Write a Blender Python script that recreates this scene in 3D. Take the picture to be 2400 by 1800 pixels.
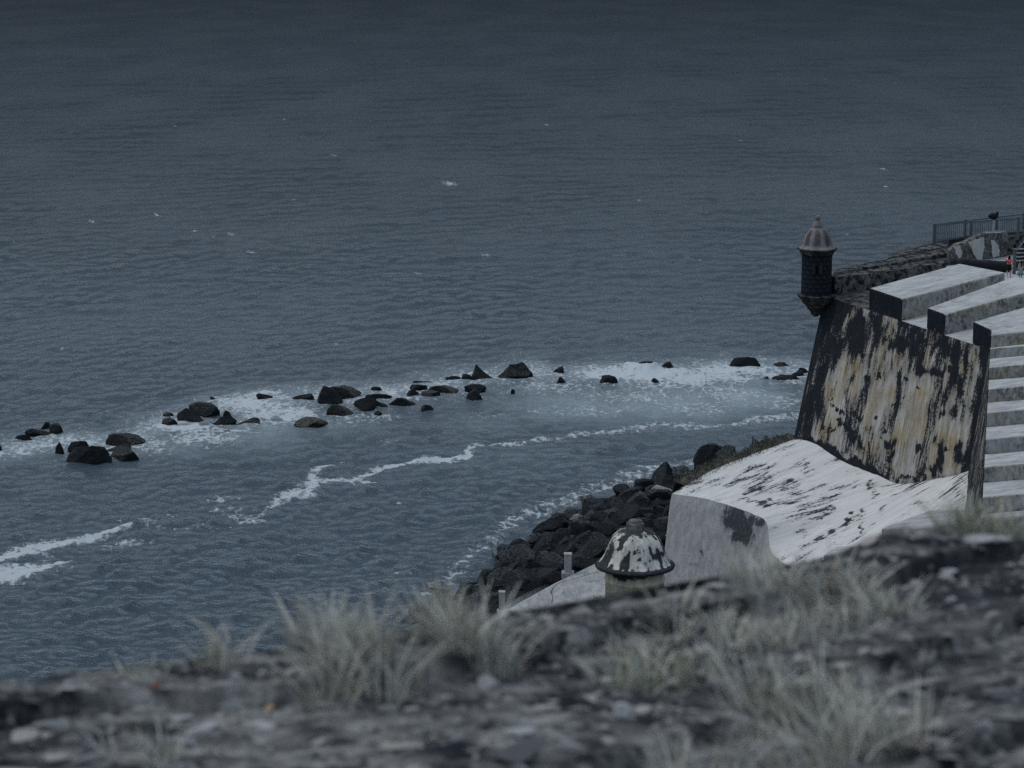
import bpy, bmesh, math, random
import numpy as np
from mathutils import Vector, noise as mnoise
random.seed(7); np.random.seed(7)
scn = bpy.context.scene
for o in list(bpy.data.objects): bpy.data.objects.remove(o)

# ------------------------------------------------------------------ camera, sky, sun, exposure
F, H = 5600.0, 50.0                       # focal length in photo pixels (2400 wide), camera height above the sea
PITCH = math.atan(1120 / F)
cam_d = bpy.data.cameras.new('camera'); cam = bpy.data.objects.new('camera', cam_d); scn.collection.objects.link(cam)
cam.location = (0, 0, H); cam.rotation_euler = (math.pi / 2 - PITCH, 0, 0)
cam_d.sensor_width = 36; cam_d.lens = F / 2400 * 36; cam_d.clip_start = .2; cam_d.clip_end = 60000
cam_d.dof.use_dof = True; cam_d.dof.focus_distance = 165; cam_d.dof.aperture_fstop = 5.4
scn.camera = cam

SUN_EL, SUN_AZ = math.radians(58), math.radians(-75)      # azimuth from +Y towards +X
w = bpy.data.worlds.new('World'); scn.world = w; w.use_nodes = True
nt = w.node_tree; nt.nodes.clear()
def wn(t, **k):
    n = nt.nodes.new(t)
    for a, b in k.items(): setattr(n, a, b)
    return n
sky = wn('ShaderNodeTexSky', sky_type='NISHITA', sun_disc=False)
sky.sun_elevation = SUN_EL; sky.sun_rotation = SUN_AZ; sky.air_density = 1.0; sky.dust_density = 4.0; sky.ozone_density = 2.0
hs = wn('ShaderNodeHueSaturation'); hs.inputs['Saturation'].default_value = .45
nt.links.new(sky.outputs[0], hs.inputs['Color'])
# an overcast sky is brighter overhead than at the horizon, the same all round
tc = wn('ShaderNodeTexCoord'); sx = wn('ShaderNodeSeparateXYZ'); nt.links.new(tc.outputs['Generated'], sx.inputs[0])
mx_ = wn('ShaderNodeMath', operation='MAXIMUM'); nt.links.new(sx.outputs[2], mx_.inputs[0]); mx_.inputs[1].default_value = 0
pw_ = wn('ShaderNodeMath', operation='POWER'); nt.links.new(mx_.outputs[0], pw_.inputs[0]); pw_.inputs[1].default_value = .75
mr = wn('ShaderNodeMapRange'); nt.links.new(pw_.outputs[0], mr.inputs[0])
mr.inputs[1].default_value = 0; mr.inputs[2].default_value = 1; mr.inputs[3].default_value = .50; mr.inputs[4].default_value = 1.10
cl = wn('ShaderNodeMixRGB', blend_type='MIX'); cl.inputs[0].default_value = .75
nt.links.new(hs.outputs[0], cl.inputs[1]); cl.inputs[2].default_value = (4.1, 5.2, 6.5, 1)
mu = wn('ShaderNodeMixRGB', blend_type='MULTIPLY'); mu.inputs[0].default_value = 1
nt.links.new(cl.outputs[0], mu.inputs[1]); nt.links.new(mr.outputs[0], mu.inputs[2])
bg = wn('ShaderNodeBackground'); bg.inputs[1].default_value = .1; nt.links.new(mu.outputs[0], bg.inputs[0])
wo = wn('ShaderNodeOutputWorld'); nt.links.new(bg.outputs[0], wo.inputs[0])

sd = bpy.data.lights.new('sun', 'SUN'); sd.energy = .7; sd.angle = math.radians(25); sd.color = (1, .95, .88)
so = bpy.data.objects.new('sun', sd); scn.collection.objects.link(so); so.location = (0, 60, 120)
sdir = Vector((math.sin(SUN_AZ) * math.cos(SUN_EL), math.cos(SUN_AZ) * math.cos(SUN_EL), math.sin(SUN_EL)))
so.rotation_euler = sdir.to_track_quat('Z', 'Y').to_euler()
vs = scn.view_settings; vs.view_transform = 'Standard'; vs.look = 'None'; vs.gamma = 1; vs.use_curve_mapping = False
scn.display_settings.display_device = 'sRGB'; vs.exposure = 0.42
scn.cycles.use_denoising = False; scn.cycles.max_bounces = 6; scn.cycles.diffuse_bounces = 3; scn.cycles.glossy_bounces = 3

# ------------------------------------------------------------------ survey: photo measurements -> places in the world
cp_, sp_ = math.cos(PITCH), math.sin(PITCH)
def ray(px, py):
    a = (px - 1200) / F; b = (900 - py) / F
    return a, cp_ + b * sp_, -sp_ + b * cp_
def P(px, py, z):
    d = ray(px, py); t = (z - H) / d[2]; return Vector((d[0] * t, d[1] * t, z))
def Q(px, py, Y):
    d = ray(px, py); t = Y / d[1]; return Vector((d[0] * t, Y, H + d[2] * t))
def proj(x, y, z):
    zz = z - H
    dep = y * cp_ - zz * sp_; up = y * sp_ + zz * cp_
    return 1200 + F * x / dep, 900 - F * up / dep

# ------------------------------------------------------------------ object helpers
COL = scn.collection
def tag(o, label=None, cat=None, group=None, kind=None):
    if label: o['label'] = label
    if cat: o['category'] = cat
    if group: o['group'] = group
    if kind: o['kind'] = kind
    return o
def thing(name, loc, label, cat, group=None):
    o = bpy.data.objects.new(name, None); o.empty_display_size = .3; COL.objects.link(o); o.location = loc
    return tag(o, label, cat, group)
def wloc(o):
    v = Vector((0, 0, 0))
    while o is not None: v = v + o.location; o = o.parent
    return v
def make(name, verts, faces, mats, parent=None, smooth=False, origin=None, fmat=None):
    """world-space verts -> an object; the mesh is stored relative to its parent or to its own base"""
    vs_ = [Vector(v) for v in verts]
    if origin is None:
        if parent is not None: origin = wloc(parent)
        else:
            origin = Vector((sum(v.x for v in vs_) / len(vs_), sum(v.y for v in vs_) / len(vs_), min(v.z for v in vs_)))
    origin = Vector(origin)
    me = bpy.data.meshes.new(name); me.from_pydata([tuple(v - origin) for v in vs_], [], faces)
    for m in (mats if isinstance(mats, (list, tuple)) else [mats]): me.materials.append(m)
    if fmat:
        for p_, k in zip(me.polygons, fmat): p_.material_index = k
    if smooth: me.polygons.foreach_set('use_smooth', [True] * len(me.polygons))
    me.update()
    o = bpy.data.objects.new(name, me); COL.objects.link(o)
    if parent is not None: o.parent = parent; o.location = origin - wloc(parent)
    else: o.location = origin
    return o
def fixnormals(o):
    bm = bmesh.new(); bm.from_mesh(o.data); bmesh.ops.recalc_face_normals(bm, faces=bm.faces); bm.to_mesh(o.data); bm.free(); return o
def bevel(o, wd=.06, seg=2):
    m = o.modifiers.new('bevel', 'BEVEL'); m.width = wd; m.segments = seg; m.limit_method = 'ANGLE'; return o
def setuv(o, uvs):
    uv = o.data.uv_layers.new(name='UVMap')
    li = np.empty(len(o.data.loops), dtype=np.int32); o.data.loops.foreach_get('vertex_index', li)
    uv.data.foreach_set('uv', np.asarray(uvs, dtype=np.float32)[li].ravel())
def setattr_f(o, name, vals):
    a = o.data.attributes.new(name, 'FLOAT', 'POINT'); a.data.foreach_set('value', np.asarray(vals, dtype=np.float32).ravel())
def prism(top, depth=None, zb=None):
    """solid under a (sloping) top polygon"""
    n = len(top); top = [Vector(v) for v in top]
    bot = [Vector((v.x, v.y, zb if zb is not None else v.z - depth)) for v in top]
    faces = [list(range(n)), list(range(2 * n - 1, n - 1, -1))] + [[i, i + n, (i + 1) % n + n, (i + 1) % n] for i in range(n)]
    return top + bot, faces
def box_between(a, b, hw, up=Vector((0, 0, 1)), hh=None):
    a, b = Vector(a), Vector(b); hh = hw if hh is None else hh
    t = (b - a).normalized(); s = t.cross(up)
    if s.length < 1e-4: s = Vector((1, 0, 0))
    s.normalize(); u = s.cross(t).normalized()
    v = [p_ + s * i * hw + u * j * hh for p_ in (a, b) for i, j in ((-1, -1), (1, -1), (1, 1), (-1, 1))]
    return v, [(0, 1, 2, 3), (7, 6, 5, 4), (0, 4, 5, 1), (1, 5, 6, 2), (2, 6, 7, 3), (3, 7, 4, 0)]
def lathe(prof, c, segs=48, rf=None, a0=0, a1=None):
    V = []; Fc = []; n = len(prof)
    for i, (r, z) in enumerate(prof):
        for k in range(segs):
            th = 2 * math.pi * k / segs
            rr = r * (rf(th, i) if rf else 1)
            V.append((c[0] + rr * math.cos(th), c[1] + rr * math.sin(th), c[2] + z))
    for i in range(n - 1):
        for k in range(segs):
            k2 = (k + 1) % segs
            Fc.append((i * segs + k, i * segs + k2, (i + 1) * segs + k2, (i + 1) * segs + k))
    Fc.append(list(range(segs - 1, -1, -1))); Fc.append([(n - 1) * segs + k for k in range(segs)])
    return V, Fc
def tube(pts, rad, segs=8):
    V = []; Fc = []; pts = [Vector(p_) for p_ in pts]
    rads = rad if isinstance(rad, (list, tuple)) else [rad] * len(pts)
    for i, p_ in enumerate(pts):
        t = (pts[min(i + 1, len(pts) - 1)] - pts[max(i - 1, 0)]).normalized()
        s = t.cross(Vector((0, 0, 1)))
        if s.length < 1e-3: s = Vector((1, 0, 0))
        s.normalize(); u = s.cross(t)
        for k in range(segs):
            th = 2 * math.pi * k / segs; V.append(p_ + (s * math.cos(th) + u * math.sin(th)) * rads[i])
    for i in range(len(pts) - 1):
        for k in range(segs):
            k2 = (k + 1) % segs; Fc.append((i * segs + k, i * segs + k2, (i + 1) * segs + k2, (i + 1) * segs + k))
    Fc.append(list(range(segs - 1, -1, -1))); Fc.append([(len(pts) - 1) * segs + k for k in range(segs)])
    return V, Fc
def grid_mesh(name, co, nr, nc, mat_, parent=None, smooth=True, origin=(0, 0, 0)):
    me = bpy.data.meshes.new(name); nv = nr * nc
    me.vertices.add(nv); me.vertices.foreach_set('co', (np.asarray(co, dtype=np.float64) - np.array(origin)).astype(np.float32).ravel())
    i, j = np.meshgrid(np.arange(nr - 1), np.arange(nc - 1), indexing='ij'); a = (i * nc + j).ravel()
    q = np.stack([a, a + 1, a + nc + 1, a + nc], 1).astype(np.int32); nf = len(q)
    me.loops.add(nf * 4); me.polygons.add(nf)
    me.loops.foreach_set('vertex_index', q.ravel())
    me.polygons.foreach_set('loop_start', np.arange(nf, dtype=np.int32) * 4)
    if smooth: me.polygons.foreach_set('use_smooth', np.ones(nf, dtype=bool))
    me.materials.append(mat_); me.update(); me.validate()
    o = bpy.data.objects.new(name, me); COL.objects.link(o)
    if parent is not None: o.parent = parent; o.location = Vector(origin) - wloc(parent)
    else: o.location = origin
    return o
def vnoise(x, y, seed=0):
    """cheap smooth 2-D value noise in numpy, about 0..1"""
    xi = np.floor(x).astype(np.int64); yi = np.floor(y).astype(np.int64); fx = x - xi; fy = y - yi
    fx = fx * fx * (3 - 2 * fx); fy = fy * fy * (3 - 2 * fy)
    def h(a, b):
        n = (a * 374761393 + b * 668265263 + seed * 974634777) & 0x7fffffff
        n = ((n ^ (n >> 13)) * 1274126177) & 0x7fffffff
        return ((n ^ (n >> 16)) & 0xffff) / 65535.0
    return (h(xi, yi) * (1 - fx) + h(xi + 1, yi) * fx) * (1 - fy) + (h(xi, yi + 1) * (1 - fx) + h(xi + 1, yi + 1) * fx) * fy
def fbm(x, y, seed=0, oc=4):
    s = 0; a = .5; t = 0
    for k in range(oc): s = s + a * vnoise(x * 2 ** k, y * 2 ** k, seed + k); t += a; a *= .5
    return s / t
def in_poly(x, y, poly):
    r = np.zeros(np.shape(x), dtype=bool); n = len(poly)
    for i in range(n):
        x1, y1 = poly[i]; x2, y2 = poly[(i + 1) % n]
        c = ((y1 > y) != (y2 > y)) & (x < (x2 - x1) * (y - y1) / ((y2 - y1) if y2 != y1 else 1e-9) + x1); r ^= c
    return r
def seg_dist(x, y, pts):
    """distance to an open polyline and the running parameter (index) of the nearest point"""
    best = np.full(np.shape(x), 1e9); tt = np.zeros(np.shape(x))
    for i in range(len(pts) - 1):
        ax, ay = pts[i][:2]; bx, by = pts[i + 1][:2]; dx, dy = bx - ax, by - ay
        t = np.clip(((x - ax) * dx + (y - ay) * dy) / (dx * dx + dy * dy + 1e-12), 0, 1)
        d = np.hypot(x - ax - t * dx, y - ay - t * dy); m = d < best
        best = np.where(m, d, best); tt = np.where(m, i + t, tt)
    return best, tt
def sstep(a, b, x):
    t = np.clip((x - a) / (b - a), 0, 1); return t * t * (3 - 2 * t)

# ------------------------------------------------------------------ material helpers
class NT:
    def __init__(s, name):
        s.m = bpy.data.materials.new(name); s.m.use_nodes = True; s.t = s.m.node_tree
        s.b = s.t.nodes['Principled BSDF']
    def n(s, t, **k):
        n = s.t.nodes.new(t)
        for a, v in k.items(): setattr(n, a, v)
        return n
    def put(s, sock, v):
        if hasattr(v, 'is_output') or isinstance(v, bpy.types.NodeSocket): s.t.links.new(v, sock)
        else: sock.default_value = (tuple(v) + (1,)) if isinstance(v, tuple) and len(v) == 3 and sock.type == 'RGBA' else v
    def coord(s, kind='Object', scale=(1, 1, 1), rot=(0, 0, 0), loc=(0, 0, 0)):
        c = s.n('ShaderNodeTexCoord').outputs[kind]; mp = s.n('ShaderNodeMapping'); s.put(mp.inputs[0], c)
        mp.inputs['Scale'].default_value = scale; mp.inputs['Rotation'].default_value = rot; mp.inputs['Location'].default_value = loc
        return mp.outputs[0]
    def noise(s, vec, scale=1, detail=4, rough=.55, dist=0):
        n = s.n('ShaderNodeTexNoise'); s.put(n.inputs['Vector'], vec); n.inputs['Scale'].default_value = scale
        n.inputs['Detail'].default_value = detail; n.inputs['Roughness'].default_value = rough; n.inputs['Distortion'].default_value = dist
        return n.outputs[0]
    def ramp(s, v, a, b, lo=0., hi=1., smooth=True):
        n = s.n('ShaderNodeMapRange'); n.interpolation_type = 'SMOOTHSTEP' if smooth else 'LINEAR'
        s.put(n.inputs[0], v)
        for i, x in zip((1, 2, 3, 4), (a, b, lo, hi)): s.put(n.inputs[i], x)
        return n.outputs[0]
    def mix(s, f, a, b, mode='MIX'):
        n = s.n('ShaderNodeMixRGB', blend_type=mode); s.put(n.inputs[0], f); s.put(n.inputs[1], a); s.put(n.inputs[2], b); return n.outputs[0]
    def math(s, op, a, b=0., c=0.):
        n = s.n('ShaderNodeMath', operation=op); s.put(n.inputs[0], a); s.put(n.inputs[1], b); s.put(n.inputs[2], c); return n.outputs[0]
    def attr(s, name):
        n = s.n('ShaderNodeAttribute'); n.attribute_name = name; return n.outputs['Fac']
    def bump(s, h, strength=.4, dist=.05, normal=None):
        n = s.n('ShaderNodeBump'); s.put(n.inputs['Strength'], strength); n.inputs['Distance'].default_value = dist
        s.put(n.inputs['Height'], h)
        if normal is not None: s.put(n.inputs['Normal'], normal)
        return n.outputs[0]
    def done(s, col, rough=.9, normal=None, spec=.05):
        s.put(s.b.inputs['Base Color'], col); s.put(s.b.inputs['Roughness'], rough); s.b.inputs['Specular IOR Level'].default_value = spec
        if normal is not None: s.put(s.b.inputs['Normal'], normal)
        return s.m
BLACK = (.0065, .0095, .014)
def plain(name, col, rough=.7, var=.25, scale=6, metal=0.):
    k = NT(name); n_ = k.noise(k.coord(), scale, 4)
    c = k.mix(k.ramp(n_, .3, .7), tuple(x * (1 - var) for x in col), tuple(min(1, x * (1 + var)) for x in col))
    k.b.inputs['Metallic'].default_value = metal
    return k.done(c, rough, k.bump(n_, .2, .01))
def plaster(name, light, mid, tan, tan_amt, dark_amt, kind='Object', stretch=(1, 1, .15), dscale=1.2, attr=None, tint=BLACK, fine=.12, soft=.05, dst=None, gr=.5):
    """limewashed masonry with tan run-off streaks and black biofilm; attr adds a measured stain mask"""
    k = NT(name); v = k.coord(kind); vst = k.coord(kind, stretch)
    big = k.noise(v, .35, 3); st = k.noise(vst, 2.2, 5, .6); st2 = k.noise(vst, 5.5, 4, .6); f = k.noise(v, 6, 6, .65)
    c = k.mix(k.ramp(k.math('ADD', st, k.math('MULTIPLY', k.math('SUBTRACT', f, .5), .6)), .35, .68), mid, light)
    t = k.ramp(k.math('ADD', k.math('MULTIPLY', st2, .6), k.math('MULTIPLY', big, .6)), .80 - tan_amt * .5, 1.0 - tan_amt * .5)
    c = k.mix(k.math('MULTIPLY', t, .85), c, tan)
    c = k.mix(k.ramp(k.noise(v, 22, 4, .7), .60, .75, 0, .35), c, tuple(x * .35 for x in mid))
    d1 = k.noise(k.coord(kind, dst or tuple(.5 + .5 * s for s in stretch)), dscale, 7, .68, .3)
    d = k.math('ADD', d1, k.math('MULTIPLY', k.math('SUBTRACT', f, .5), fine * 3))
    d = k.math('ADD', d, k.math('MULTIPLY', k.math('SUBTRACT', st2, .5), fine * 2.2))
    if attr: d = k.math('ADD', d, k.math('MULTIPLY', k.attr(attr), .42))
    th = .82 - dark_amt * .5
    m = k.ramp(d, th - soft, th + soft)
    grime = k.ramp(k.math('ADD', d, k.math('MULTIPLY', k.math('SUBTRACT', st2, .5), .5)), th - .26, th + .02, 0, gr)
    c = k.mix(grime, c, tuple(x * .35 for x in mid))
    ck = k.n('ShaderNodeTexVoronoi', feature='DISTANCE_TO_EDGE'); wq = k.n('ShaderNodeTexNoise'); k.put(wq.inputs['Vector'], v); wq.inputs['Scale'].default_value = 1.3; wq.inputs['Detail'].default_value = 5
    wm = k.mix(.35, v, wq.outputs['Color']); k.put(ck.inputs['Vector'], wm); ck.inputs['Scale'].default_value = .9
    crk_ = k.math('MULTIPLY', k.ramp(ck.outputs['Distance'], .0, .012, .55, 0), k.ramp(big, .5, .62))
    c = k.mix(crk_, c, tuple(x * .25 for x in mid))
    dk = k.mix(k.ramp(k.math('ADD', k.math('MULTIPLY', f, .5), k.math('MULTIPLY', st2, .5)), .42, .68), tint, tuple(x * 2.0 + .0045 for x in tint))
    c = k.mix(k.math('MULTIPLY', m, .97), c, dk)
    return k.done(c, .92, k.bump(k.math('SUBTRACT', f, k.math('MULTIPLY', m, .5)), .55, .06))

WHITE, PALE = (.50, .50, .49), (.30, .305, .31)
M = {}
M['wall'] = plaster('stained_plaster_wall', (.39, .385, .365), (.23, .22, .20), (.265, .192, .088), .53, .13, 'UV', (1, .1, 1), .8, 'stain', BLACK, .20, .055, (1.25, .36, 1), .5)
M['wall_plain'] = plaster('dark_stained_wall', (.28, .27, .25), (.17, .16, .14), (.2, .15, .07), .4, .62, 'Object', (1, 1, .12), .5)
M['apron'] = plaster('limewashed_apron', (.55, .55, .54), (.47, .47, .465), (.38, .32, .23), .16, .03, 'UV', (.75, .16, 1), .9, 'stain', (.014, .017, .021), .15, .05, (1.5, .40, 1), .14)
M['top'] = plaster('limewashed_top', (.40, .405, .405), (.29, .295, .30), (.27, .25, .21), .06, .20, 'Object', (.25, .8, 1), .9, None, (.12, .125, .13), .16, .14)
M['side'] = plaster('mottled_grey_plaster', (.36, .36, .35), (.24, .245, .24), (.28, .23, .11), .46, .34, 'Object', (1, 1, .45), 1.1, None, (.045, .05, .055), .25, .12)
M['front'] = plaster('blackened_plaster', (.20, .2, .2), (.1, .1, .1), (.1, .1, .08), .1, .95, 'Object', (1, 1, .3), 1.2)
M['gray'] = plaster('grey_cement_render', (.335, .34, .335), (.235, .245, .25), (.27, .25, .2), .2, .07, 'UV', (1, .5, 1), .6, 'stain', (.035, .04, .045))
M['rubble'] = plaster('rubble_with_mortar', (.21, .205, .19), (.1, .1, .098), (.13, .10, .07), .25, .58, 'Object', (1, 1, 1), 1.7)
M['ledge'] = plaster('weathered_dark_ledge', (.17, .168, .16), (.085, .085, .085), (.11, .09, .07), .2, .60, 'Object', (.35, .8, 2), 2.6)
M['ruin'] = plaster('crumbling_plaster', (.24, .238, .23), (.12, .122, .124), (.17, .09, .05), .22, .58, 'Object', (1, 1, .5), 2.2, None, (.035, .035, .036), .3)
M['ramp'] = plain('brown_earth_ramp', (.055, .048, .042), .95)
M['slab'] = plaster('concrete_walkway', (.33, .335, .335), (.22, .225, .23), (.25, .17, .08), .06, .08, 'Object', (1, .3, 1), .5, None, (.09, .09, .09), .12, .1)
M['far_stone'] = plaster('dark_sentry_stone', (.115, .112, .108), (.036, .037, .039), (.09, .075, .06), .2, .56, 'Object', (1, 1, .8), 1.6)
M['far_dome'] = plaster('greybrown_dome_plaster', (.20, .19, .188), (.13, .124, .123), (.1, .09, .085), .1, .12, 'Object', (1, 1, .25), 1.1, 'stain', (.055, .053, .055), .12, .14)
M['mortar'] = plain('dark_mortar', (.024, .026, .029), .95)
M['near_dome'] = plaster('peeling_white_dome', (.58, .57, .53), (.47, .46, .42), (.42, .33, .2), .16, .40, 'Object', (1, 1, .30), 1.5, 'stain', (.022, .024, .027), .2)
M['near_drum'] = plaster('yellowed_drum_plaster', (.46, .43, .345), (.33, .30, .22), (.30, .22, .10), .4, .18, 'Object', (1, 1, .15), 1.2, 'stain')
M['near_rim'] = plaster('blackened_rim', (.12, .12, .12), (.07, .07, .07), (.18, .05, .03), .12, .8, 'Object', (1, 1, 1), 3)
M['near_cap'] = plain('lichened_grey_cap', (.10, .102, .10), .95, .5, 5)
M['slit'] = plain('dark_opening', (.004, .005, .006), 1)
M['rail'] = plain('blue_grey_painted_steel', (.085, .105, .12), .6, .15)
M['black'] = plain('black_paint', (.012, .013, .016), .5)
M['iron'] = plain('black_cast_iron', (.018, .019, .023), .55)
M['pale_metal'] = plain('pale_galvanised_steel', (.3, .32, .34), .5)
M['post'] = plain('pale_concrete_post', (.30, .30, .295), .9, .2)
M['step'] = plain('pale_stone_tread', (.19, .195, .2), .9)
M['stepdark'] = plain('dark_stair_mass', (.03, .032, .035), .9)
M['deck'] = plaster('terrace_paving', (.40, .40, .40), (.30, .30, .31), (.3, .27, .22), .05, .1, 'Object', (1, 1, 1), .8, None, (.12, .12, .12))
M['skin'] = plain('skin', (.42, .25, .18), .6, .05)
M['hair'] = plain('black_hair', (.01, .009, .009), .5)
M['black_cloth'] = plain('black_cloth', (.012, .012, .014), .9)
M['grey_cloth'] = plain('grey_green_cloth', (.16, .19, .20), .9)
M['orange'] = plain('orange_cloth', (.62, .17, .06), .8)
k = NT('red_floral_cloth'); n_ = k.noise(k.coord(), 9, 2)
M['floral'] = k.done(k.mix(k.ramp(n_, .52, .6), (.42, .02, .05), (.75, .55, .6)), .9)

def rock_mat(name, a, b, hi, hi_amt):
    k = NT(name); v = k.coord('Object'); rnd = k.n('ShaderNodeObjectInfo').outputs['Random']
    off = k.n('ShaderNodeCombineXYZ'); k.put(off.inputs[0], k.math('MULTIPLY', rnd, 37.)); k.put(off.inputs[1], k.math('MULTIPLY', rnd, 91.))
    va = k.n('ShaderNodeVectorMath', operation='ADD'); k.put(va.inputs[0], v); k.put(va.inputs[1], off.outputs[0]); v = va.outputs[0]
    f = k.noise(v, 3.2, 8, .7); g = k.noise(v, 9, 5, .65)
    c = k.mix(k.ramp(f, .35, .7), a, b)
    nz = k.n('ShaderNodeSeparateXYZ'); k.put(nz.inputs[0], k.n('ShaderNodeNewGeometry').outputs['Normal'])
    up = k.ramp(nz.outputs[2], .1, .9)
    m = k.math('MULTIPLY', k.ramp(k.math('ADD', g, k.math('MULTIPLY', k.math('SUBTRACT', rnd, .5), .25)), .60 - hi_amt, .72 - hi_amt), up)
    c = k.mix(k.math('MULTIPLY', m, .75), c, hi)
    h = k.math('ADD', f, k.math('MULTIPLY', g, .4))
    return k.done(c, k.ramp(f, .3, .7, .55, .9), k.bump(h, 1.0, .3), .13)
M['rock'] = rock_mat('wet_black_rock', (.006, .008, .010), (.022, .026, .029), (.09, .093, .088), .04)
M['rock_pale'] = rock_mat('barnacled_rock', (.010, .011, .0115), (.026, .028, .027), (.12, .118, .10), .12)
M['riprap'] = rock_mat('dark_basalt', (.006, .0085, .0115), (.025, .030, .036), (.085, .093, .10), .06)
M['riprap_pale'] = rock_mat('pale_broken_concrete', (.08, .08, .08), (.16, .16, .16), (.3, .3, .29), .2)
M['soil'] = plain('dark_shore_ground', (.011, .013, .015), .95)

# ================================================================== WATER
def sea():
    rows = [124.0]
    while rows[-1] < 1750: rows.append(rows[-1] + max(.20, (rows[-1] / 150) ** 2 * .20))
    nr = len(rows)
    y = np.array(rows); y = np.concatenate([y, [2300, 3200, 5000, 9000, 20000, 40000]]); nr = len(y)
    nc = 860; u = np.linspace(-1, 1, nc)
    Y = np.repeat(y[:, None], nc, 1); X = u[None, :] * (.245 * Y + 16)
    dy = np.gradient(y)[:, None]; dx = (np.gradient(X, axis=1))
    rng = np.random.RandomState(3)
    Z = np.zeros_like(X); OX = np.zeros_like(X); OY = np.zeros_like(X)
    nw = 110
    for i in range(nw):
        lam = .85 * (34 / .85) ** ((i + rng.rand()) / nw)
        th = math.radians(-66) + rng.randn() * math.radians(44)
        kx, ky = math.cos(th) * 2 * math.pi / lam, math.sin(th) * 2 * math.pi / lam
        a = .044 * lam / (2 * math.pi) * (1.35 if lam < 2.2 else .95 if lam < 4 else .8 * (4 / lam) ** 1.1)
        ph = kx * X + ky * Y + rng.rand() * 6.283
        samp = np.abs(ky) * dy + np.abs(kx) * dx
        fade = 1 - sstep(1.2, 2.6, samp)
        grp = .55 + .9 * vnoise(X / (lam * 3.2) + i * 7.1, Y / (lam * 3.2) + i * 3.3, i)
        Z += a * fade * grp * np.sin(ph); c = a * fade * grp * np.cos(ph) * .8
        OX += c * math.cos(th); OY += c * math.sin(th)
    # ---- foam, measured from the photo on the sea plane
    px, py = proj(X, Y, np.zeros_like(X))
    sel = (py > 300) & (Y < 700)
    foam = np.zeros_like(X); aer = np.zeros_like(X); lift = np.zeros_like(X)
    wx = (fbm(X / 5, Y / 9, 11) - .5); wy = (fbm(X / 5, Y / 9, 23) - .5)
    def blob(tgt, cx, cy, rx, ry, s, rot=0.):
        dx_ = px - cx + wx * 70; dy_ = py - cy + wy * 26; c_, s_ = math.cos(rot), math.sin(rot)
        q = ((dx_ * c_ + dy_ * s_) / rx) ** 2 + ((-dx_ * s_ + dy_ * c_) / ry) ** 2
        np.maximum(tgt, np.where(sel, s * np.exp(-q * 1.1), 0), out=tgt)
    def line(tgt, pts, wd, s, wob=1.):
        x_ = (px + wx * 60 * wob); y_ = (py + wy * 30 * wob)
        d, t = seg_dist(x_, y_ * 2.2, [(a, b * 2.2) for a, b in pts])
        wds = np.interp(t, range(len(pts)), wd) if isinstance(wd, list) else wd
        ss = np.interp(t, range(len(pts)), s) if isinstance(s, list) else s
        np.maximum(tgt, np.where(sel, ss * np.exp(-(d / (wds * 2.2)) ** 2), 0), out=tgt)
    reef = [(-20, 1062), (60, 1040), (150, 1030), (300, 1040), (380, 985), (450, 970), (540, 945), (640, 940), (760, 930), (860, 935), (960, 915), (1060, 895), (1150, 880), (1250, 868), (1330, 880), (1450, 875), (1560, 875), (1680, 860), (1780, 862), (1900, 872)]
    line(foam, reef, 38, .50); line(aer, reef, 34, .95); line(foam, reef, 20, .55, 1.5); line(foam, reef, 11, .64, 2)
    for a in [(90, 1040, 90, 16, .7), (30, 1060, 60, 8, .75), (420, 1000, 110, 20, .95), (470, 1025, 120, 22, .75), (360, 1045, 70, 22, .6), (540, 1010, 80, 12, .72),
              (580, 945, 120, 26, .88), (640, 965, 110, 28, .85), (690, 975, 60, 26, .85), (620, 925, 60, 9, .82), (700, 990, 50, 18, .55), (860, 950, 60, 14, .6), (900, 975, 70, 12, .58),
              (960, 940, 60, 10, .6), (1100, 880, 70, 22, .62), (1110, 925, 60, 14, .58), (1240, 870, 60, 20, .66), (1260, 900, 60, 16, .58),
              (1440, 880, 95, 15, 1.15), (1540, 880, 95, 18, 1.2), (1620, 893, 75, 12, 1.15), (1510, 868, 75, 12, 1.15), (1600, 878, 90, 12, 1.1), (1720, 866, 120, 16, 1.05), (1690, 885, 100, 14, .95), (1830, 880, 80, 14, .95), (1790, 857, 50, 8, .7), (1860, 895, 60, 9, .62),
              (1390, 872, 40, 12, .7), (1350, 905, 80, 16, .5), (1500, 925, 210, 28, .53), (1700, 922, 180, 32, .56), (1620, 955, 170, 24, .52), (1400, 955, 170, 26, .49), (1850, 940, 120, 34, .52), (1300, 905, 150, 22, .52), (1560, 900, 260, 20, .60), (620, 985, 150, 28, .56), (470, 1015, 150, 26, .56), (820, 975, 120, 18, .5),
              (1290, 960, 120, 18, .40), (800, 990, 120, 14, .40), (910, 1032, 40, 8, .5), (1150, 975, 90, 14, .36)]:
        blob(foam, *a)
    line(foam, [(2000, 975), (1760, 985), (1650, 1000), (1600, 1004), (1520, 1005), (1450, 1012), (1340, 1030), (1250, 1045)], [10, 10, 9, 9, 8, 8, 7, 7], .60)
    line(foam, [(1250, 1045), (1180, 1046), (1115, 1050), (1092, 1062), (1100, 1074), (1050, 1078), (985, 1079), (930, 1085), (890, 1095), (875, 1108), (840, 1125), (770, 1130)], [5, 6, 8, 6, 7, 7, 6, 4, 5, 7, 6, 6], [.72, .75, .8, .85, .95, 1.1, 1.05, 1.0, .9, .78, .8, .85])
    line(foam, [(770, 1128), (840, 1132), (885, 1137)], [5, 5, 2], .85)
    line(foam, [(800, 1088), (755, 1095), (735, 1112), (742, 1128), (720, 1145), (690, 1158), (655, 1180), (640, 1190)], [6, 8, 9, 9, 13, 13, 8, 6], [.55, .72, .8, .95, .9, .85, .7, .6])
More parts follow.
